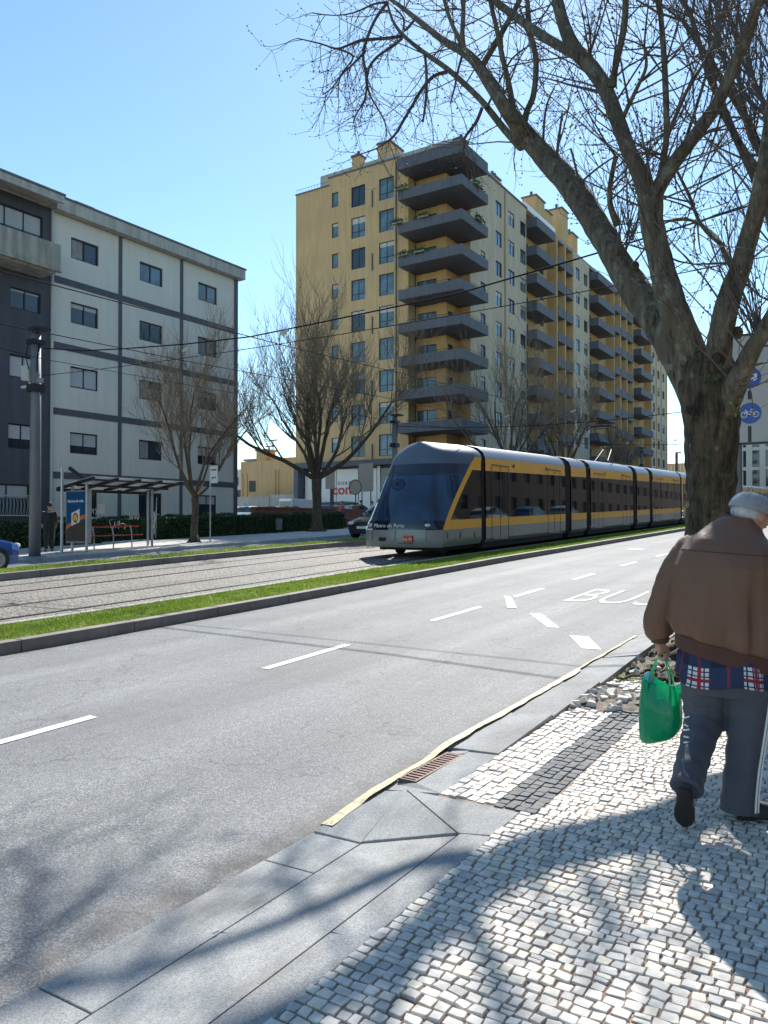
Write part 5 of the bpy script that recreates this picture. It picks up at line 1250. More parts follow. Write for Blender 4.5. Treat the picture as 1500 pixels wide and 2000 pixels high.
# root flare
base=P(1394,1290,7.9)
for i in range(10):
    a=i*.63+.2;L=.35+.3*rt.random();c,s_=math.cos(a),math.sin(a)
    pts=[base+Vector((c*.15,s_*.15,.35)),base+Vector((c*.30,s_*.30,.10)),base+Vector((c*(.32+L*.6),s_*(.32+L*.6),.015)),base+Vector((c*(.35+L),s_*(.35+L),-.05))]
    q,r=crom(pts,[.16,.10,.055,.03],4);wood.tube(q,r,9,jit=.15,seed=i)
for i in range(26):   # surface roots tangled toward the kerb
    x=-2.02+.5*rt.random();y=6.9+2.2*rt.random();pts=[];yy=y;xx=x
    for k in range(7): pts.append((xx,yy,zg(yy)+.125+.035*rt.random()));xx+=rt.uniform(-.05,.06);yy+=rt.uniform(.04,.16);xx=max(-2.03,xx)
    wood.tube(pts,[.012+.012*rt.random()]*7,6)
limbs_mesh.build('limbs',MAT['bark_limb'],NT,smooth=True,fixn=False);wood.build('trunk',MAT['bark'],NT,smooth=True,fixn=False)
# traced drooping branches at left
def thin(l,sides=5):
    p,r=limb(l);q,s=crom(p,r,3);sub.tube(q,s,sides,cap=False);return q
TH_=[thin(l) for l in (
 [(873,140,12.6,8),(848,148,12.5,7),(826,172,12.4,7),(806,205,12.3,6),(790,232,12.2,6),(769,266,12.1,5),(735,290,12.0,3),(700,302,12,2)],
 [(830,104,13.0,6),(833,140,12.9,6),(833,180,12.8,6),(830,210,12.7,5),(826,238,12.6,4)],
 [(787,70,13.4,7),(760,74,13.3,6),(735,76,13.2,6),(704,79,13.1,6),(680,88,13.0,5),(657,95,12.9,4),(625,85,12.8,3),(581,75,12.7,2)],
 [(757,5,13.8,7),(735,35,13.6,6),(718,72,13.4,6),(709,108,13.2,6),(714,140,13.0,6),(716,165,12.9,5),(712,195,12.8,4),(695,225,12.7,3),(690,240,12.6,2)],
 [(785,75,13.3,6),(765,92,13.2,5),(740,108,13.1,5),(722,130,13.0,5),(717,155,12.9,4),(716,180,12.8,3)],
 [(716,165,12.9,5),(725,190,12.8,4),(740,215,12.7,4),(752,240,12.6,3),(755,265,12.5,2)],
 [(941,212,11.9,7),(931,237,11.8,7),(918,255,11.7,6),(907,272,11.6,5),(905,300,11.5,3)],
 [(950,212,11.8,5),(975,160,11.8,4),(1000,115,11.8,4),(1032,90,11.8,3),(1045,80,11.8,2)],
 [(657,95,12.9,4),(690,110,12.9,4),(670,140,12.8,3),(650,170,12.7,3),(630,185,12.6,2)],
 [(812,36,14.2,6),(790,60,14.0,5),(788,35,14.0,4),(770,15,14,3)],
 [(905,100,13.0,6),(895,135,12.8,5),(888,170,12.6,4),(880,200,12.4,3)],
 [(756,4,13.8,5),(730,8,13.7,4),(690,25,13.6,3),(650,30,13.5,2),(610,25,13.4,2)],
 [(714,100,13.2,5),(690,125,13.1,4),(665,150,13.0,3),(660,190,12.9,2)],
 [(1060,300,10.9,7),(1062,250,11.1,5),(1068,205,11.3,4),(1085,165,11.5,2)],
 [(1085,330,10.6,7),(1090,280,10.6,6),(1098,220,10.6,4)],
 [(1040,148,10.2,2),(1075,155,9.9,3),(1110,165,9.6,4),(1150,175,9.0,6),(1172,180,8.65,8)],
 [(1150,420,9.8,6),(1130,350,9.9,5),(1115,290,10,4)],
 [(1120,370,10.1,5),(1165,330,10.1,4),(1210,300,10.1,3)],
)]
rn=random.Random(5)
leftish=TH_[:13]
for q in leftish:
    for k in range(2,len(q)):
        if rn.random()<.9:
            ax=(q[k]-q[k-1]).normalized();d=(ax*.5+rdir(rn)*.9+Vector((0,0,-.25))).normalized()
            sprig(sub,buds,rn,q[k],d,rn.uniform(.35,.95),.0075,1,1.3,.9,True,.9,(2,4))
for q in TH_[13:]:
    for k in range(1,len(q)):
        if rn.random()<.7: sprig(sub,buds,rn,q[k],((q[k]-q[k-1]).normalized()*.5+rdir(rn)*.8).normalized(),rn.uniform(.3,.7),.006,1,.8,.4,True,.9,(2,3))
# shoots from the bigger limbs
for bi,(q,s) in enumerate(BIG):
    if bi==0: continue
    n=len(q);dens={1:12,2:5,3:12,4:17,5:14,6:11,7:12,8:12}.get(bi,7)
    for _ in range(dens):
        k=rn.randint(2,n-1);ax=(q[k]-q[k-1]).normalized();o=rdir(rn);o=(o-ax*o.dot(ax)).normalized()
        d=(ax*.55+o*.8+Vector((0,0,.25))).normalized()
        L=rn.uniform(.6,1.7)*(1.25 if bi in(7,8) else 1)
        if bi in (1,2) and k<n*.45: continue
        sprig(sub,buds,rn,q[k]+o*s[k]*.8,d,L,.011,2,1.0,.35,True,.8,(2,3))
# burst of straight epicormic shoots
for (u,v,D) in ((1488,648,7.15),(1478,660,7.2),(1212,500,8.9),(1165,440,9.5),(1228,470,8.8)):
    for _ in range(13): sprig(sub,buds,rn,P(u+rn.uniform(-12,12),v,D),(Vector((rn.uniform(-.55,.55),rn.uniform(-.5,.5),1.1))).normalized(),rn.uniform(.5,1.5),.007,1,.3,.0,True,.6,(1,2))
sub.build('twigs',MAT['twig'],NT,fixn=False);buds.build('buds',MAT['bud'],NT,fixn=False)
iv=P(1436,785,7.62);leafclump('ivy',NT,iv.x,iv.y,iv.z,.06,.06,.16,46,.028,MAT['ivy'],5);iv=P(1385,745,7.62);leafclump('ivy',NT,iv.x,iv.y,iv.z,.08,.05,.06,26,.022,MAT['leaf_hedge'],6)
# ---- vase shaped bare street trees
def street_tree(name,label,base,H,spread,seed,nl=7,fork=.27,tr=.2,lean=0,warm=True,twr=.006,dens=1.0,up=.55,group='bare street trees'):
    r=random.Random(seed);t=thing(name,label,'tree',base,group=group);B=Vector(base);W=MB();S=MB()
    f=B+Vector((lean*.4,0,H*fork));pts=[B+Vector((0,0,-.1)),B+Vector((lean*.1,0,H*fork*.35)),B+Vector((lean*.25,.03,H*fork*.7)),f]
    q,s=crom(pts,[tr*1.35,tr,tr*.95,tr*1.1],5);W.tube(q,s,14,jit=.14,seed=seed)
    for i in range(7):
        a=i*.9;W.tube([B+Vector((math.cos(a)*tr*.6,math.sin(a)*tr*.6,.3)),B+Vector((math.cos(a)*tr*1.5,math.sin(a)*tr*1.5,.05)),B+Vector((math.cos(a)*tr*2.4,math.sin(a)*tr*2.4,-.03))],[tr*.5,tr*.3,tr*.1],6)
    def grow(p,d,L,rad,lev):
        n=6;pts=[p];c=p.copy();d=d.normalized()
        for i in range(n):
            d=(d+rdir(r)*.20+Vector((0,0,.055 if lev<1 else .10 if lev<2 else .15))).normalized();c=c+d*L/n;pts.append(c.copy())
        rs_=[rad*(1-.62*i/n) for i in range(n+1)]
        (W if lev==0 else S).tube(pts,rs_,8 if lev==0 else 5 if lev==1 else 3,cap=False)
        if lev>=3: return
        nn=[6,7,6][lev]
        for i in range(int(nn*dens+r.random())):
            k=r.randint(2 if lev==0 else 1,n);ax=(pts[k]-pts[k-1]).normalized();o=rdir(r);o=(o-ax*o.dot(ax)).normalized()
            nd=(ax*.85+o*(.55 if lev<2 else .6)+Vector((0,0,.18))).normalized()
            grow(pts[k],nd,L*r.uniform(.42,.62) if lev<2 else L*r.uniform(.5,.8),max(rs_[k]*.55,twr*(1.3 if lev<2 else .8)),lev+1)
    for i in range(nl):
        a=2*math.pi*i/nl+r.uniform(-.3,.3);k=r.uniform(.5,1.0) if i%3 else .25
        d=Vector((math.cos(a)*spread*k,math.sin(a)*spread*k,H*up)).normalized()
        grow(f+Vector((0,0,-.15*r.random())),d,H*(1-fork)*r.uniform(.62,.78),tr*r.uniform(.36,.55),0)
    W.build('trunk',MAT['bark_small'],t,smooth=True,fixn=False);S.build('crown',MAT['twig_warm'] if warm else MAT['twig'],t,fixn=False);return t
street_tree('street_tree','bare vase shaped street tree right of the bus shelter in front of the pale block',(-23.2,21.8,gz(22)),7.9,4.3,3,7,.23,.14,.1,twr=.007,dens=1.2,up=.45)
street_tree('street_tree','larger bare street tree in front of the tower and shop panels',(-25.6,32.9,gz(33)),11.4,8.6,8,9,.25,.26,-.1,twr=.011,dens=1.25,up=.42)
street_tree('street_tree','bare street tree rising behind the middle of the tram in front of the ochre block',(-23.0,52.5,gz(52)),11.6,5.6,12,8,.3,.24,0,twr=.010)
street_tree('street_tree','bare street tree right of the middle one, behind the tram pantograph',(-23.0,64,gz(64)),12.0,6.0,15,8,.3,.25,0,twr=.011)
street_tree('street_tree','dark tangled bare tree far behind the rear of the tram',(-22.6,80,gz(80)),9.0,4.6,19,6,.3,.25,0,twr=.014,dens=.9)
# tree beyond the near one, its crown filling the upper right
street_tree('plane_tree','second bare plane tree farther along the near pavement, twigs filling the upper right',(-.9,15.5,zg(15.5)+.1),15.5,6.0,31,8,.28,.25,-.3,warm=False,twr=.006,dens=1.12,up=.5,group='plane trees on the near pavement')
street_tree('plane_tree','third bare plane tree still farther along the near pavement at the right edge',(-.9,25,zg(25)+.1),14.0,5.0,37,7,.28,.26,-.2,warm=False,twr=.009,dens=1.0,group='plane trees on the near pavement')
# ================================================================== THE OLD MAN
MX,MY=-.655,4.22;MZ=zg(MY)+.120
MAN=thing('person','old man seen from behind in grey cap, brown jacket and plaid shirt tail, walking away','person',(MX,MY,MZ))
def rem(o,vox,it=3,fac=.5):
    m=o.modifiers.new('remesh','REMESH');m.mode='VOXEL';m.voxel_size=vox;m.use_smooth_shade=True
    s=o.modifiers.new('smooth','SMOOTH');s.iterations=it;s.factor=fac;return o
skin=simple('skin',(.50,.27,.19),.5,var=.08,vs=20,bs=200,bst=.1);skin.node_tree.nodes['Principled BSDF'].inputs['Subsurface Weight'].default_value=.12
skin.node_tree.nodes['Principled BSDF'].inputs['Subsurface Radius'].default_value=(.02,.008,.004)
hairm=simple('grey_hair',(.50,.50,.50),.7,var=.2,vs=60,bs=300,bst=.5,scl=(1,1,.3))
def m_cloth(name,col,rough=.75,weave=700,sheen=.3,var=.08,bst=.25,streakz=False):
    m,n,b=newmat(name);co=coords(n);f=noise(n,co,6,5,.6);c=ramp(n,f,[(.3,sc(col,1-var)),(.7,sc(col,1+var))])
    n.links.new(c,b.inputs['Base Color']);b.inputs['Roughness'].default_value=rough;b.inputs['Sheen Weight'].default_value=sheen
    a=noise(n,co,weave*.25,3,.6);d=noise(n,coords(n,(1,1,.35)),16,4,.55)
    ad=N(n,'ShaderNodeMath',_operation='MULTIPLY_ADD');n.links.new(d,ad.inputs[0]);ad.inputs[1].default_value=3.0;n.links.new(a,ad.inputs[2])
    bump(n,b,ad.outputs[0],bst,.006);return m
JK=m_cloth('brown_jacket_cloth',(.165,.083,.048),.6,sheen=.05,bst=.35);JR=m_cloth('brown_ribbing',(.10,.045,.032),.9,sheen=.05);TRS=m_cloth('tracksuit_cloth',(.072,.078,.10),.7,sheen=.1,bst=.4);SHO=m_cloth('shoe_black',(.02,.02,.022),.6);SOLE=simple('shoe_sole',(.028,.024,.022),.85,bs=150,bst=.5)
CAPM=m_cloth('cap_grey_cloth',(.30,.31,.34),.8,var=.12,bst=.3)
def se(cx,cy,z,rx,ry,e=2.4,n=48,f=None,zf=None):
    r=[]
    for k in range(n):
        a=2*math.pi*k/n;c,s=math.cos(a),math.sin(a)
        x=math.copysign(abs(c)**(2/e),c);y=math.copysign(abs(s)**(2/e),s);q=f(a,z) if f else 1.0
        X=cx+rx*x*q;Y=cy+ry*y*q;Z=z+(zf(X,Y) if zf else 0);r.append((MX+X,MY+Y,MZ+Z))
    return r
T0=[(.79,-.005,.0,.235,.165),(.825,-.005,.0,.240,.170),(.86,-.005,.0,.238,.168),(.885,-.005,-.002,.262,.188),(.94,-.005,-.005,.276,.196),(1.06,-.005,-.01,.270,.190),(1.16,.0,-.012,.266,.184),(1.26,.003,-.005,.258,.178),(1.33,.008,.012,.238,.166),(1.385,.014,.030,.200,.150),(1.43,.022,.050,.150,.122),(1.475,.03,.075,.115,.100),(1.50,.036,.088,.086,.086),(1.52,.04,.095,.080,.080)]
tilt=lambda X,Y:-.20*X*max(0,min(1,1))
def tiltz(z): return (lambda X,Y:-.22*X*max(0,min(1,(1.25-z)/.4))-.16*X*max(0,min(1,(z-1.25)/.2)))
def fold(a,z):
    g=math.exp(-((z-.925)/.055)**2);k=.024*math.sin(a*19+2*math.sin(a*3))*g
    k+=.075*mnoise.noise(Vector((math.cos(a)*2.4,math.sin(a)*2.4,z*3.2+5)))+.085*mnoise.noise(Vector((math.cos(a)*6,math.sin(a)*6,z*2.2)))*min(1,max(0,(1.42-z)/.3))
    return 1+k*(0 if z<.87 else 1)
def T_at(z):
    for p,q in zip(T0,T0[1:]):
        if z<=q[0]:
            t=max(0,(z-p[0])/(q[0]-p[0]));return [p[i]+(q[i]-p[i])*t for i in range(5)]
    return T0[-1]
zs_=[.865+i*(1.52-.865)/46 for i in range(47)]
J=MB();J.loft([se(T_at(z)[1],T_at(z)[2],z,T_at(z)[3],T_at(z)[4],2.35,64,fold,tiltz(z)) for z in zs_])
def lp(x,y,z): return Vector((MX+x,MY+y,MZ+z))
def sleeve(b,pts,rad,seed):
    q,s=crom([lp(*p) for p in pts],rad,9);n=len(q);vs=[]
    s=[r*(1+.05*mnoise.noise(Vector((i*.31,seed,0)))+.035*mnoise.noise(Vector((i*.9,seed,4)))) for i,r in enumerate(s)]
    b.tube(q,s,40,jit=.20,seed=seed)
sleeve(J,[(-.140,.040,1.350),(-.200,.033,1.30),(-.260,.02,1.19),(-.310,.0,1.07),(-.337,.01,.97),(-.343,.03,.90),(-.342,.035,.885)],[.075,.088,.085,.080,.082,.076,.06],2)
sleeve(J,[(.15,.045,1.32),(.210,.03,1.26),(.275,.02,1.14),(.315,.05,1.02),(.32,.12,.93),(.32,.16,.90)],[.075,.088,.085,.080,.076,.06],5)
jk=rem(J.build('jacket',JK,MAN,smooth=True,fixn=True),.0068,2,.4)
def fk(a,z): return 1+.007*math.sin(a*70)
b=MB();b.loft([se(T_at(z)[1],T_at(z)[2],z,T_at(z)[3]*1.03*(1 if z>.80 else .985),T_at(z)[4]*1.03,2.35,220,fk,tiltz(z)) for z in (.792,.802,.82,.84,.86,.872)]);b.build('hem_ribbing',JR,jk,smooth=True)
for pts,nm in (((-.342,.032,.900),(-.342,.038,.845)),'l'),(((.32,.15,.91),(.325,.21,.87)),'r'):
    b=MB();a_,c_=lp(*pts[0]),lp(*pts[1]);b.tube([a_,a_.lerp(c_,.3),a_.lerp(c_,.8),c_],[.052,.050,.047,.044],24);b.build('cuff',JR,jk,smooth=True)
b=MB();c=T_at(1.50);b.loft([se(.036,.085,1.485,.090,.090,2,40,None,lambda X,Y:-.35*(X-.03)+.1*(Y-.08)),se(.040,.092,1.505,.085,.086,2,40,None,lambda X,Y:-.35*(X-.03)+.1*(Y-.08)),se(.043,.097,1.522,.079,.081,2,40,None,lambda X,Y:-.35*(X-.03)+.1*(Y-.08)),se(.043,.097,1.518,.072,.074,2,40,None,lambda X,Y:-.35*(X-.03)+.1*(Y-.08)),se(.04,.092,1.49,.07,.072,2,40,None,lambda X,Y:-.35*(X-.03)+.1*(Y-.08))],cap=False);b.build('collar',JR,jk,smooth=True)
b=MB();pts=[]
for i in range(41):
    a=math.pi+.12+(math.pi-.24)*i/40;z=1.335;T=T_at(z);c_,s_=math.cos(a),math.sin(a);q=fold(a,z)
    X=T[1]+T[3]*math.copysign(abs(c_)**(2/2.35),c_)*q;Y=T[2]+T[4]*math.copysign(abs(s_)**(2/2.35),s_)*q
    pts.append(lp(X,Y+.0005,z+tiltz(z)(X,Y)))
b.tube(pts,.0032,6);b.build('yoke_seam',JR,jk)
# plaid shirt tail
def m_plaid():
    m,n,b=newmat('plaid_cloth');t=n.nodes.new('ShaderNodeTexCoord');sp=n.nodes.new('ShaderNodeSeparateXYZ');n.links.new(t.outputs['UV'],sp.inputs[0])
    def mth(op,a,b_=0,c_=None):
        x=n.nodes.new('ShaderNodeMath');x.operation=op
        for i,v in enumerate((a,b_) if c_ is None else (a,b_,c_)):
            if hasattr(v,'node'): n.links.new(v,x.inputs[i])
            else: x.inputs[i].default_value=v
        return x.outputs[0]
    def band(src,per,off,hw): # 1 inside |frac-.5|<hw
        f=mth('FRACT',mth('ADD',mth('DIVIDE',src,per),off));return mth('LESS_THAN',mth('ABSOLUTE',mth('SUBTRACT',f,.5)),hw)
    U,V=sp.outputs[0],sp.outputs[1]
    wx=band(U,.20,.10,.235);wz=band(V,.20,.925,.30)
    white=mth('MULTIPLY',wx,wz);gx=band(U,.024,.0,.13);gz_=band(V,.024,.0,.13);grid=mth('MAXIMUM',gx,gz_)
    rx=band(U,.20,.10,.035);rz=band(V,.20,.925,.03);rx2=band(U,.20,.60,.022)
    base=mix(n,mth('MAXIMUM',wx,wz),(.012,.015,.045),(.022,.035,.085))
    c=mix(n,white,base,(.62,.62,.64));c=mix(n,mth('MULTIPLY',white,grid),c,(.02,.025,.07))
    c=mix(n,mth('MAXIMUM',mth('MAXIMUM',mth('MULTIPLY',rx,mth('MAXIMUM',wz,.35)),mth('MULTIPLY',rz,wx)),mth('MULTIPLY',rx2,.7)),c,(.33,.02,.04))
    n.links.new(c,b.inputs['Base Color']);b.inputs['Roughness'].default_value=.85;return m
S=MB();rings=[];zz=[.93,.88,.83,.78,.73,.69,.672]
for i,z in enumerate(zz):
    def ff(a,z_,i=i): return 1+.010*i*math.sin(a*5+1)+.006*i*math.sin(a*11)
    rings.append(se(-.005,.0,z,.222+.004*i,.155+.004*i,2.4,72,ff,lambda X,Y,z=z:(-.06*X+.02*math.sin(X*14))*(1 if z<.8 else 0)+(.035 if X<-.2 and z<.8 else 0)))
S.loft(rings,cap=False);sh_=S.build('shirt_tail',m_plaid(),MAN,smooth=True,fixn=False)
uv=sh_.data.uv_layers.new(name='UVMap')
for p in sh_.data.polygons:
    ks=[v%72 for v in p.vertices];wrap=max(ks)-min(ks)>40
    for li,v in zip(p.loop_indices,p.vertices):
        k=v%72
        if wrap and k<20:k+=72
        uv.data[li].uv=(k/72*1.28,zz[v//72])
sd=sh_.modifiers.new('s','SOLIDIFY');sd.thickness=.003
# trousers
TB=MB();TB.loft([se(-.0,.0,z,rx,ry,2.4,40) for z,rx,ry in ((.92,.19,.125),(.85,.205,.14),(.76,.215,.15),(.68,.212,.148),(.62,.19,.13))])
def leg(pts,rad,seed): 
    q,s=crom([lp(*p) for p in pts],rad,8);s=[r*(1+.035*math.sin(i*.9+seed)) for i,r in enumerate(s)];TB.tube(q,s,26,jit=.11,seed=seed)
leg([(-.105,.01,.72),(-.115,.02,.62),(-.118,.025,.54),(-.120,.0,.46),(-.128,-.075,.39),(-.135,-.17,.32),(-.138,-.25,.262),(-.138,-.33,.205)],[.125,.120,.108,.094,.084,.076,.074,.076],3)
leg([(.10,.01,.72),(.100,.02,.62),(.088,.04,.50),(.075,.045,.38),(.062,.025,.25),(.050,.005,.12),(.046,.0,.035)],[.120,.108,.096,.088,.084,.086,.090],8)
tr_=rem(TB.build('trousers',TRS,MAN,smooth=True),.0085,3,.45)
b=MB();q=[lp(*p) for p in ((.190,-.055,.80),(.190,-.05,.72),(.182,-.035,.62),(.166,-.018,.50),(.148,-.005,.38),(.130,-.018,.25),(.120,-.035,.12),(.118,-.04,.06))]
q2,_=crom(q,[1]*len(q),5)
for off in (0,): b.tube([p+Vector((.012,-.018,0)) for p in q2],.0052,6)
b.tube([p+Vector((.022,-.004,0)) for p in q2],.0045,6);b.build('side_stripe',MAT['white'],tr_)
b=MB();rr2=random.Random(2)
for i in range(9):
    t=i/8;p=lp(-.195+.03*t-.0,-.105-.115*t-.012,.50-.20*t);s=.010+.006*rr2.random()
    p=lp(-.185+.045*t,-.08-.20*t,.485-.19*t);b.bar(p+Vector((-s,-.006,0)),p+Vector((s,-.008,.010*rr2.uniform(-1,1.5))),.010,.007)
b.build('side_print',MAT['white'],tr_)
# shoes
def shoe(toe,heel,w_,name,down):
    toe=lp(*toe);heel=lp(*heel);d=(toe-heel).normalized();L=(toe-heel).length;nrm=Vector(down).normalized();nrm=(nrm-d*nrm.dot(d)).normalized();sd_=d.cross(nrm)
    def ring(t,ww,h0,h1): 
        c=heel+d*L*t;r=[]
        for k in range(20):
            a=2*math.pi*k/20;x=math.copysign(abs(math.cos(a))**.75,math.cos(a))*ww;y=math.sin(a);z=(h1 if y>0 else h0)*abs(y)**.8*(1 if y>0 else -1);r.append(c+sd_*x-nrm*z)
        return r
    U=MB();U.loft([ring(0,.012,.008,.03),ring(.03,.030,.012,.055),ring(.15,.038,.014,.075),ring(.35,.038,.014,.072),ring(.6,.046,.014,.055),ring(.8,.047,.013,.042),ring(.93,.036,.010,.032),ring(1,.012,.006,.015)])
    u=U.build(name,SHO,MAN,smooth=True)
    O=MB();O.loft([ring(-.01,.012,.024,-.008),ring(.03,.032,.026,-.008),ring(.15,.040,.026,-.008),ring(.35,.036,.024,-.008),ring(.6,.047,.024,-.008),ring(.8,.049,.024,-.008),ring(.93,.038,.022,-.008),ring(1.01,.012,.018,-.008)]);O.build('sole',SOLE,u,smooth=True)
    return u,heel,d,L,nrm,sd_
shoe((-.165,-.245,.008),(-.130,-.385,.230),.05,'shoe',(0,-1,-.5))
u_,hl,d_,L_,nm_,sd__=shoe((.245,.125,.025),(.050,-.030,.030),.05,'shoe',(0,0,-1))
for i in range(3):
    b=MB();c=hl+d_*L_*(.42+.10*i)-sd__*0
    b.bar(c+sd__*.040*1+Vector((0,0,-.004)),c+sd__*.036+Vector((0,0,.045)),.012,.010);b.build('shoe_stripe',MAT['white'],u_)
# body: one continuous surface (head, neck, arms, hands, core and legs)
Bd=MB()
def cap_(pts,rad,n=12): Bd.tube([lp(*p) for p in pts],rad,n)
cap_([(0,0,.62),(0,0,.85),(0,-.01,1.1),(.01,.01,1.3),(.03,.06,1.42)],[.12,.13,.14,.15,.08]);cap_([(.03,.06,1.36),(.045,.09,1.45),(.07,.12,1.50)],[.058,.055,.055],16)
HC=lp(.088,.135,1.525);HM=Matrix.Rotation(R(-34),4,'Z')@Matrix.Rotation(R(-22),4,'X')
def hp(x,y,z): return HC+HM@Vector((x,y,z))
Bd.sphere(HC,(.076,.096,.105),20,14,mat=HM.to_3x3().to_4x4());Bd.sphere(hp(0,.035,-.06),(.052,.058,.055),14,10,mat=HM)
Bd.tube([hp(0,.088,.03),hp(0,.106,-.0),hp(0,.118,-.02),hp(0,.10,-.028)],[.009,.011,.014,.012],8)   # nose
Bd.tube([hp(-.02,.092,-.055),hp(.02,.092,-.055)],.007,6);Bd.tube([hp(-.018,.088,-.064),hp(.018,.088,-.064)],.007,6)
Bd.sphere(hp(0,.085,-.088),(.02,.018,.016),8,6)
for s in (-1,1):
    Bd.sphere(hp(s*.03,.082,.012),(.016,.012,.012),8,6)
    Bd.sphere(hp(s*.080,-.005,-.012),(.010,.020,.034),10,8,mat=HM@Matrix.Rotation(R(s*-25),4,'Z'));Bd.tube([hp(s*.084,-.022,.014),hp(s*.090,-.014,.022),hp(s*.088,.006,.018),hp(s*.084,.012,-.0)],.005,6)
cap_([(.0,.01,1.34),(-.17,.045,1.36),(-.225,.035,1.3),(-.31,.0,1.08),(-.345,.035,.90),(-.343,.045,.845)],[.07,.06,.055,.045,.036,.028]);cap_([(.0,.01,1.34),(.18,.045,1.34),(.29,.02,1.15),(.32,.12,.93),(.325,.22,.86)],[.07,.055,.045,.036,.028])
cap_([(-.10,0,.66),(-.118,.03,.48),(-.130,-.12,.36),(-.136,-.27,.27),(-.136,-.32,.21)],[.09,.07,.055,.04,.038]);cap_([(.10,0,.66),(.085,.04,.45),(.055,.0,.15),(.05,.0,.05)],[.09,.07,.05,.04])
def hand(x,y,z,s,fl):
    Bd.sphere(lp(x,y,z),(.021,.043,.046),12,8);Bd.tube([lp(x,y-.005,z+.04),lp(x,y,z+.0)],[.027,.030],10)
    for i,(L,r) in enumerate(((.92,.0088),(1.0,.0093),(.97,.009),(.8,.0078))):
        yy=y+.033-.022*i
        Bd.tube([lp(x-s*.004,yy,z-.02),lp(x-s*.006,yy,z-.045*L-.006),lp(x+s*.008,yy,z-.062*L-.004),lp(x+s*.027,yy,z-.060*L),lp(x+s*.036,yy,z-.040*L)],[r*1.1,r*1.08,r,r*.95,r*.75],8)
    Bd.tube([lp(x+s*.004,y+.036,z+.015),lp(x+s*.018,y+.052,z-.012),lp(x+s*.030,y+.046,z-.034),lp(x+s*.034,y+.03,z-.045)],[.013,.012,.0105,.008],8)
hand(-.340,.048,.815,1,0);hand(.326,.245,.825,-1,0)
rem(Bd.build('body',skin,MAN,smooth=True),.0048,2,.4)
for s in (-1,1):
    b=MB();b.sphere(hp(s*.031,.086,.012),(.0125,.0125,.0125),12,8);e=b.build('eye',MAT['white'],MAN,smooth=True)
    b=MB();b.sphere(hp(s*.031,.0955,.011),(.0055,.0045,.0055),8,6);b.build('iris',MAT['win_frame'],e,smooth=True)
b=MB();rg=np.random.default_rng(4)   # hair: fringe of short grey hair round the back of the head
b.sphere(hp(0,-.012,-.006),(.080,.096,.060),22,10,mat=HM)
hr=b.build('hair',hairm,MAN,smooth=True)
# cap
CM=Matrix.Rotation(R(-34),4,'Z')@Matrix.Rotation(R(-16),4,'X')@Matrix.Rotation(R(5),4,'Y')
CC=lp(.086,.130,1.545)
def cp(x,y,z): return CC+CM@Vector((x,y,z))
K=MB();rings=[]
for t in [0,.04,.12,.25,.4,.55,.7,.85,.95]:
    a=t*math.pi/2;rr=math.cos(a)**.8;z=.095*math.sin(a)
    rings.append([cp(.098*rr*math.cos(k*math.pi/24)*(1+.018*math.sin(k*.5*3+t*6)),(.114*rr)*math.sin(k*math.pi/24)*(1+.012*math.sin(k*.8+t*9))+.004,z+.004*mnoise.noise(Vector((math.cos(k*math.pi/24)*3,math.sin(k*math.pi/24)*3,t*4)))) for k in range(48)])
K.loft(rings,cap=True);cap=K.build('cap',CAPM,MAN,smooth=True)
b=MB();b.loft([[cp(.099*math.cos(k*math.pi/24),.115*math.sin(k*math.pi/24)+.004,z) for k in range(48)] for z in (-.004,.016)],cap=False);b.build('cap_band',CAPM,cap,smooth=True)
b=MB();n=18;top=[];bot=[]
for k in range(n+1):
    a=R(20)+R(140)*k/n;top.append((a))
vs=[];
for a in top:
    for q,dz in ((1.0,.0),(1.35,-.014),(1.62,-.034)):
        f=1+(q-1)*math.sin((a-R(20))/R(140)*math.pi)**.6;vs.append(cp(.097*math.cos(a)*f,.112*math.sin(a)*f+.004,.004+dz*(f-1)/(q-1 if q>1 else 1)))
fs=[(i*3+j,i*3+j+1,i*3+j+4,i*3+j+3) for i in range(n) for j in range(2)]
b.add(vs,fs);o=b.build('cap_peak',CAPM,cap,smooth=True);sd=o.modifiers.new('s','SOLIDIFY');sd.thickness=.004
b=MB()
for k in range(6):
    a0=k*math.pi/3;b.tube([cp(.0985*math.cos(a0)*math.cos(t)**.8,.1145*math.sin(a0)*math.cos(t)**.8+.004,.0955*math.sin(t)) for t in [i*math.pi/2/9*.98 for i in range(10)]],.0013,4)
b.build('cap_seams',CAPM,cap)
# ---- the green bag
BX,BY=-.335,.050
BAG=thing('carrier_bag','glossy green plastic carrier bag hanging from the old man\'s left hand','bag',(MX+BX,MY+BY,MZ+.36))
m,n_,bb=newmat('green_plastic_film');co=coords(n_)
bb.inputs['Base Color'].default_value=(.0,.40,.22,1);bb.inputs['Roughness'].default_value=.22;bb.inputs['Coat Weight'].default_value=.4
bump(n_,bb,noise(n_,co,14,5,.6),.5,.02)
trn=N(n_,'ShaderNodeBsdfTranslucent');trn.inputs['Color'].default_value=(.03,.85,.48,1);mx=N(n_,'ShaderNodeMixShader',Fac=.55);n_.links.new(bb.outputs[0],mx.inputs[1]);n_.links.new(trn.outputs[0],mx.inputs[2]);n_.links.new(mx.outputs[0],n_.nodes['Material Output'].inputs[0])
film=m
K=MB();rings=[]
pr=[(.330,.030,.02,-.380),(.334,.070,.05,-.377),(.357,.096,.07,-.371),(.40,.110,.078,-.365),(.47,.112,.078,-.362),(.54,.106,.070,-.361),(.59,.102,.058,-.361),(.625,.100,.046,-.361),(.648,.101,.042,-.362)]
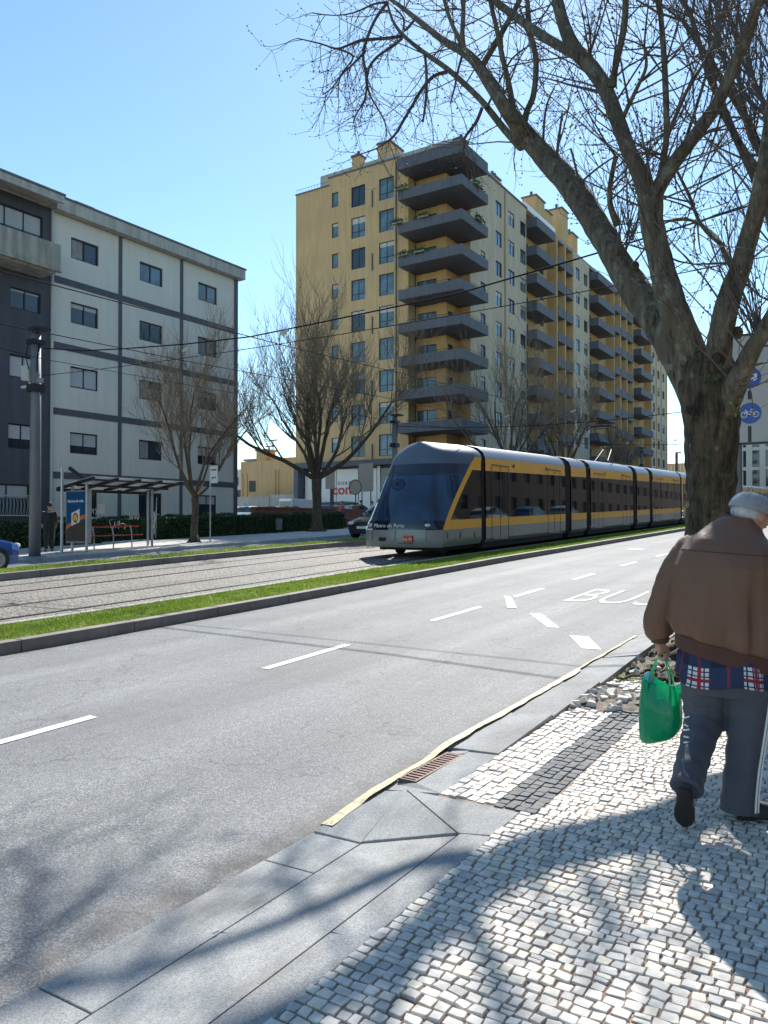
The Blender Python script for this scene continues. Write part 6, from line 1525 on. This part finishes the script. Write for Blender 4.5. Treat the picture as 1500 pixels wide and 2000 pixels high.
for z,rx,ry,cx in pr:
    r=[]
    for k in range(64):
        a=2*math.pi*k/64;c,s=math.cos(a),math.sin(a);q=1+.07*mnoise.noise(Vector((c*2.4,s*2.4,z*9)))+.05*mnoise.noise(Vector((c*7,s*7,z*14)))
        x=math.copysign(abs(c)**.8,c)*rx*q;y=math.copysign(abs(s)**.8,s)*ry*q
        dz=(-.035*x/.11*(1 if z<.45 else .6))+(.010*math.sin(a*4) if z>.64 else 0);r.append(lp(cx+x,BY+y,z+ (dz if z<.42 or z>.6 else dz*.8)*(-1 if z<.42 else 1)*1.0))
    rings.append([p+Vector((.020,0,-.022)) for p in r])
K.loft(rings,cap=False);K.f.append(tuple(reversed(range(64))));K.m.append(0)
bg_=K.build('bag_body',film,BAG,smooth=True,fixn=False);s1=bg_.modifiers.new('sub','SUBSURF');s1.levels=1;s1.render_levels=1;sd=bg_.modifiers.new('s','SOLIDIFY');sd.thickness=.0015
for yy,off in ((BY-.042,-.012),(BY+.042,.012)):
    for s in (-1,1):
        b=MB();q,_=crom([lp(-.341+s*.055,yy,.53),lp(-.341+s*.056,yy*1.0,.62),lp(-.340+s*.044,BY+off*2,.69),lp(-.336+s*.016,BY+off,.762),lp(-.329,BY+off*.8,.772)],[1]*5,4)
        for i in range(len(q)-1): b.bar(q[i],q[i+1],.004,.024 if i<8 else .016,up=(0,1,0))
        b.build('handle',film,BAG,smooth=False)
b=MB();b.sphere(lp(-.405,BY,.625),(.03,.025,.055),12,8);b.sphere(lp(-.34,BY+.005,.52),(.05,.035,.09),12,8);b.sphere(lp(-.38,BY,.43),(.055,.04,.075),12,8)
b.build('contents',simple('bag_contents',(.16,.40,.50),.35,var=.4,vs=20),BAG,smooth=True)
# ================================================================== PASSERS-BY
def walker(label,loc,rot,top,legs,hair_c,h=1.68,arms='down',stride=.2,group='people near the tower',bag=None):
    t=thing('person',label,'person',(0,0,0),0,group);k=h/1.7
    def v(*p): return Vector(p)*k
    B=MB();B.sphere(v(0,.02,1.58),(.075*k,.09*k,.11*k),12,8);B.tube([v(0,0,1.3),v(0,.0,1.46),v(0,.01,1.52)],[.06,.05,.05],8);B.tube([v(0,0,.95),v(0,0,1.2),v(0,0,1.38)],[.12,.13,.12],10)
    B.tube([v(0,.09,1.59),v(0,.12,1.565)],[.012,.014],6)
    hands=[]
    for s in (-1,1):
        if arms=='down': pts=[v(s*.17,0,1.38),v(s*.22,-.02*s,1.12),v(s*.22,.08+s*.04,.88)]
        else: pts=[v(s*.17,0,1.38),v(s*.21,.05,1.14),v(s*.12,.26,1.08)]
        B.tube(pts,[.05,.042,.032],8);e=pts[-1];B.sphere(e+Vector((0,0,-.03)),(.022,.036,.045),8,6)
        for f in range(4): B.tube([e+Vector((0,.024-.016*f,-.05)),e+Vector((-s*.008,.026-.016*f,-.085)),e+Vector((-s*.02,.026-.016*f,-.10+.004*f))],[.009,.008,.007],5)
        B.tube([e+Vector((0,.03,-.02)),e+Vector((-s*.012,.045,-.05))],[.010,.008],5)
        B.tube([v(s*.09,0,.92),v(s*.10,s*stride*.5,.5),v(s*.10,s*stride-.03,.08)],[.085,.055,.04],8);B.tube([v(s*.10,s*stride-.07,.04),v(s*.11,s*stride+.15,.03)],[.04,.035],8)
    for m_ in (B,): pass
    o=B.build('body',skin,t,smooth=True,local=True);rem(o,.016,2,.4)
    J=MB();J.tube([v(0,0,.88),v(0,0,1.1),v(0,0,1.3),v(0,0,1.42)],[.155,.16,.175,.09],14);J.xf(Matrix.Diagonal((1.15,.8,1,1)))
    for s in (-1,1):
        if arms=='down': J.tube([v(s*.16,0,1.37),v(s*.225,-.02*s,1.12),v(s*.225,.07+s*.04,.94)],[.07,.06,.05],10)
        else: J.tube([v(s*.16,0,1.37),v(s*.215,.05,1.14),v(s*.14,.20,1.09)],[.07,.06,.05],10)
    rem(J.build('top',top,t,smooth=True,local=True),.018,2,.4)
    L=MB()
    for s in (-1,1): L.tube([v(s*.085,0,.95),v(s*.10,s*stride*.5,.5),v(s*.10,s*stride-.03,.09)],[.11,.08,.065],10)
    rem(L.build('trousers',legs,t,smooth=True,local=True),.018,2,.4)
    for s in (-1,1):
        S_=MB();S_.sphere(v(s*.105,s*stride+.03,.045),(.045,.13,.045),10,6);S_.build('shoe',MAT['black'],t,smooth=True,local=True)
    Hh=MB();Hh.sphere(v(0,.0,1.615),(.083*k,.09*k,.095*k),12,8);Hh.build('hair',hair_c,t,smooth=True,local=True)
    t.location=loc;t.rotation_euler=(0,0,rot);return t
RD=m_cloth('red_top',(.50,.03,.03));NV=m_cloth('navy_cloth',(.02,.03,.10));BK=m_cloth('black_cloth',(.015,.015,.018));WH=m_cloth('white_cloth',(.6,.6,.6));HD=simple('dark_hair',(.03,.02,.015),.6);JN=m_cloth('denim',(.05,.09,.2))
walker('person in a red top and dark trousers carrying a blue bag on the far pavement',(xa(668,38.5),38.5,zg(38.5)+.25),R(160),RD,BK,HD,1.66,'hold')
walker('person all in dark clothes standing before the white car and shop panels',(xa(705,42),42,zg(42)+.22),R(10),BK,NV,HD,1.74)
walker('person in a white top and dark trousers just left of the tram front',(xa(727,41),41,zg(41)+.22),R(-70),WH,BK,HD,1.66,'hold')
walker('person in dark clothes waiting in the shadow beside the bus flag pole',(-23.75,15.75,gz(15.7)),R(60),BK,BK,HD,1.68)
hbx=thing('handbag','small blue bag held by the person in the red top','bag',(xa(668,38.5)+.1,38.25,zg(38.5)+1.2));b=MB();x=xa(668,38.5)+.1;z=zg(38.5)+.25;b.box(x-.02,x+.22,38.16,38.28,z+.82,z+1.04);b.build('body',simple('blue_bag',(.03,.08,.5),.5),hbx,bevel=.02)
b=MB();b.tube([(x+.02,38.22,z+1.04),(x+.08,38.22,z+1.12),(x+.14,38.22,z+1.12),(x+.18,38.22,z+1.04)],.01,5);b.build('handle',MAT['black'],hbx)
dg=thing('dog','reddish brown dog standing at the feet of the person in red','dog',(xa(676,37.8),37.8,zg(37.8)+.25));b=MB();x=xa(676,37.8);z=zg(37.8)+.25
def dv(a,c): return Vector((x+a,37.8,z+c))
b.tube([dv(-.36,.52),dv(-.2,.54),dv(.05,.53),dv(.28,.52),dv(.36,.50)],[.10,.145,.12,.12,.07],12);b.tube([dv(-.34,.56),dv(-.46,.74)],[.085,.07],10);b.sphere(dv(-.50,.78),(.10,.075,.075),10,8);b.tube([dv(-.55,.77),dv(-.68,.73)],[.05,.032],8)
for s in (-.06,.06):
    V_=Vector((0,s,0));b.tube([dv(-.28,.48)+V_,dv(-.27,.28)+V_,dv(-.28,.14)+V_,dv(-.28,.03)+V_,dv(-.33,.02)+V_],[.06,.04,.03,.03,.025],8);b.tube([dv(.26,.48)+V_,dv(.20,.33)+V_,dv(.31,.20)+V_,dv(.29,.03)+V_,dv(.24,.02)+V_],[.085,.055,.03,.03,.025],8);b.tube([dv(-.48,.84)+V_*.8,dv(-.46,.90)+V_],[.03,.012],6)
b.tube([dv(.36,.54),dv(.48,.58),dv(.54,.68)],[.03,.025,.015],6);rem(b.build('body',simple('brown_fur',(.22,.085,.05),.85,bs=90,bst=.5),dg,smooth=True),.015,2,.4)
# ================================================================== opposite side of the street (reflected in the tram)
OP=thing('apartment_building','long dark brick-toned row building on the near side of the street, out of frame','building',(13,40,1))
hs=[]
for yy in range(-14,330,4):
    for zz_ in (3.5,6.6,9.7,12.8): hs.append((yy,yy+1.6,zz_,zz_+1.4))
b=MB();f=MB();facade(f,'x',0,-16,334,-1,16,hs,.2);f.v=[(13-p[0],p[1],p[2]) for p in f.v];f.build('wall',simple('brown_wall_near',(.055,.042,.036),.9,streak=.3),OP,fixn=False)
b=MB();b.box(13.2,13.25,-16,334,-1,16);b.build('windows',MAT['glass'],OP);b=MB();b.box(12.6,24,-16,334,16,16.4);b.build('roof',MAT['roof_edge'],OP);b=MB();b.box(13.26,24,-16,334,-1,16);b.build('core',MAT['concrete'],OP)
for i,(y,p_) in enumerate(((30,PW),(37,PK),(44,PS),(52,PW),(60,PC),(68,PS))):
    make_car(['white','black','silver','second white','blue','second silver'][i]+' near-side parked car, only its reflection shows in the tram windows',p_,(-.2+3.6,y,zg(y)+.12),R(180),4.2,1.5,False,'cars parked on the near side')
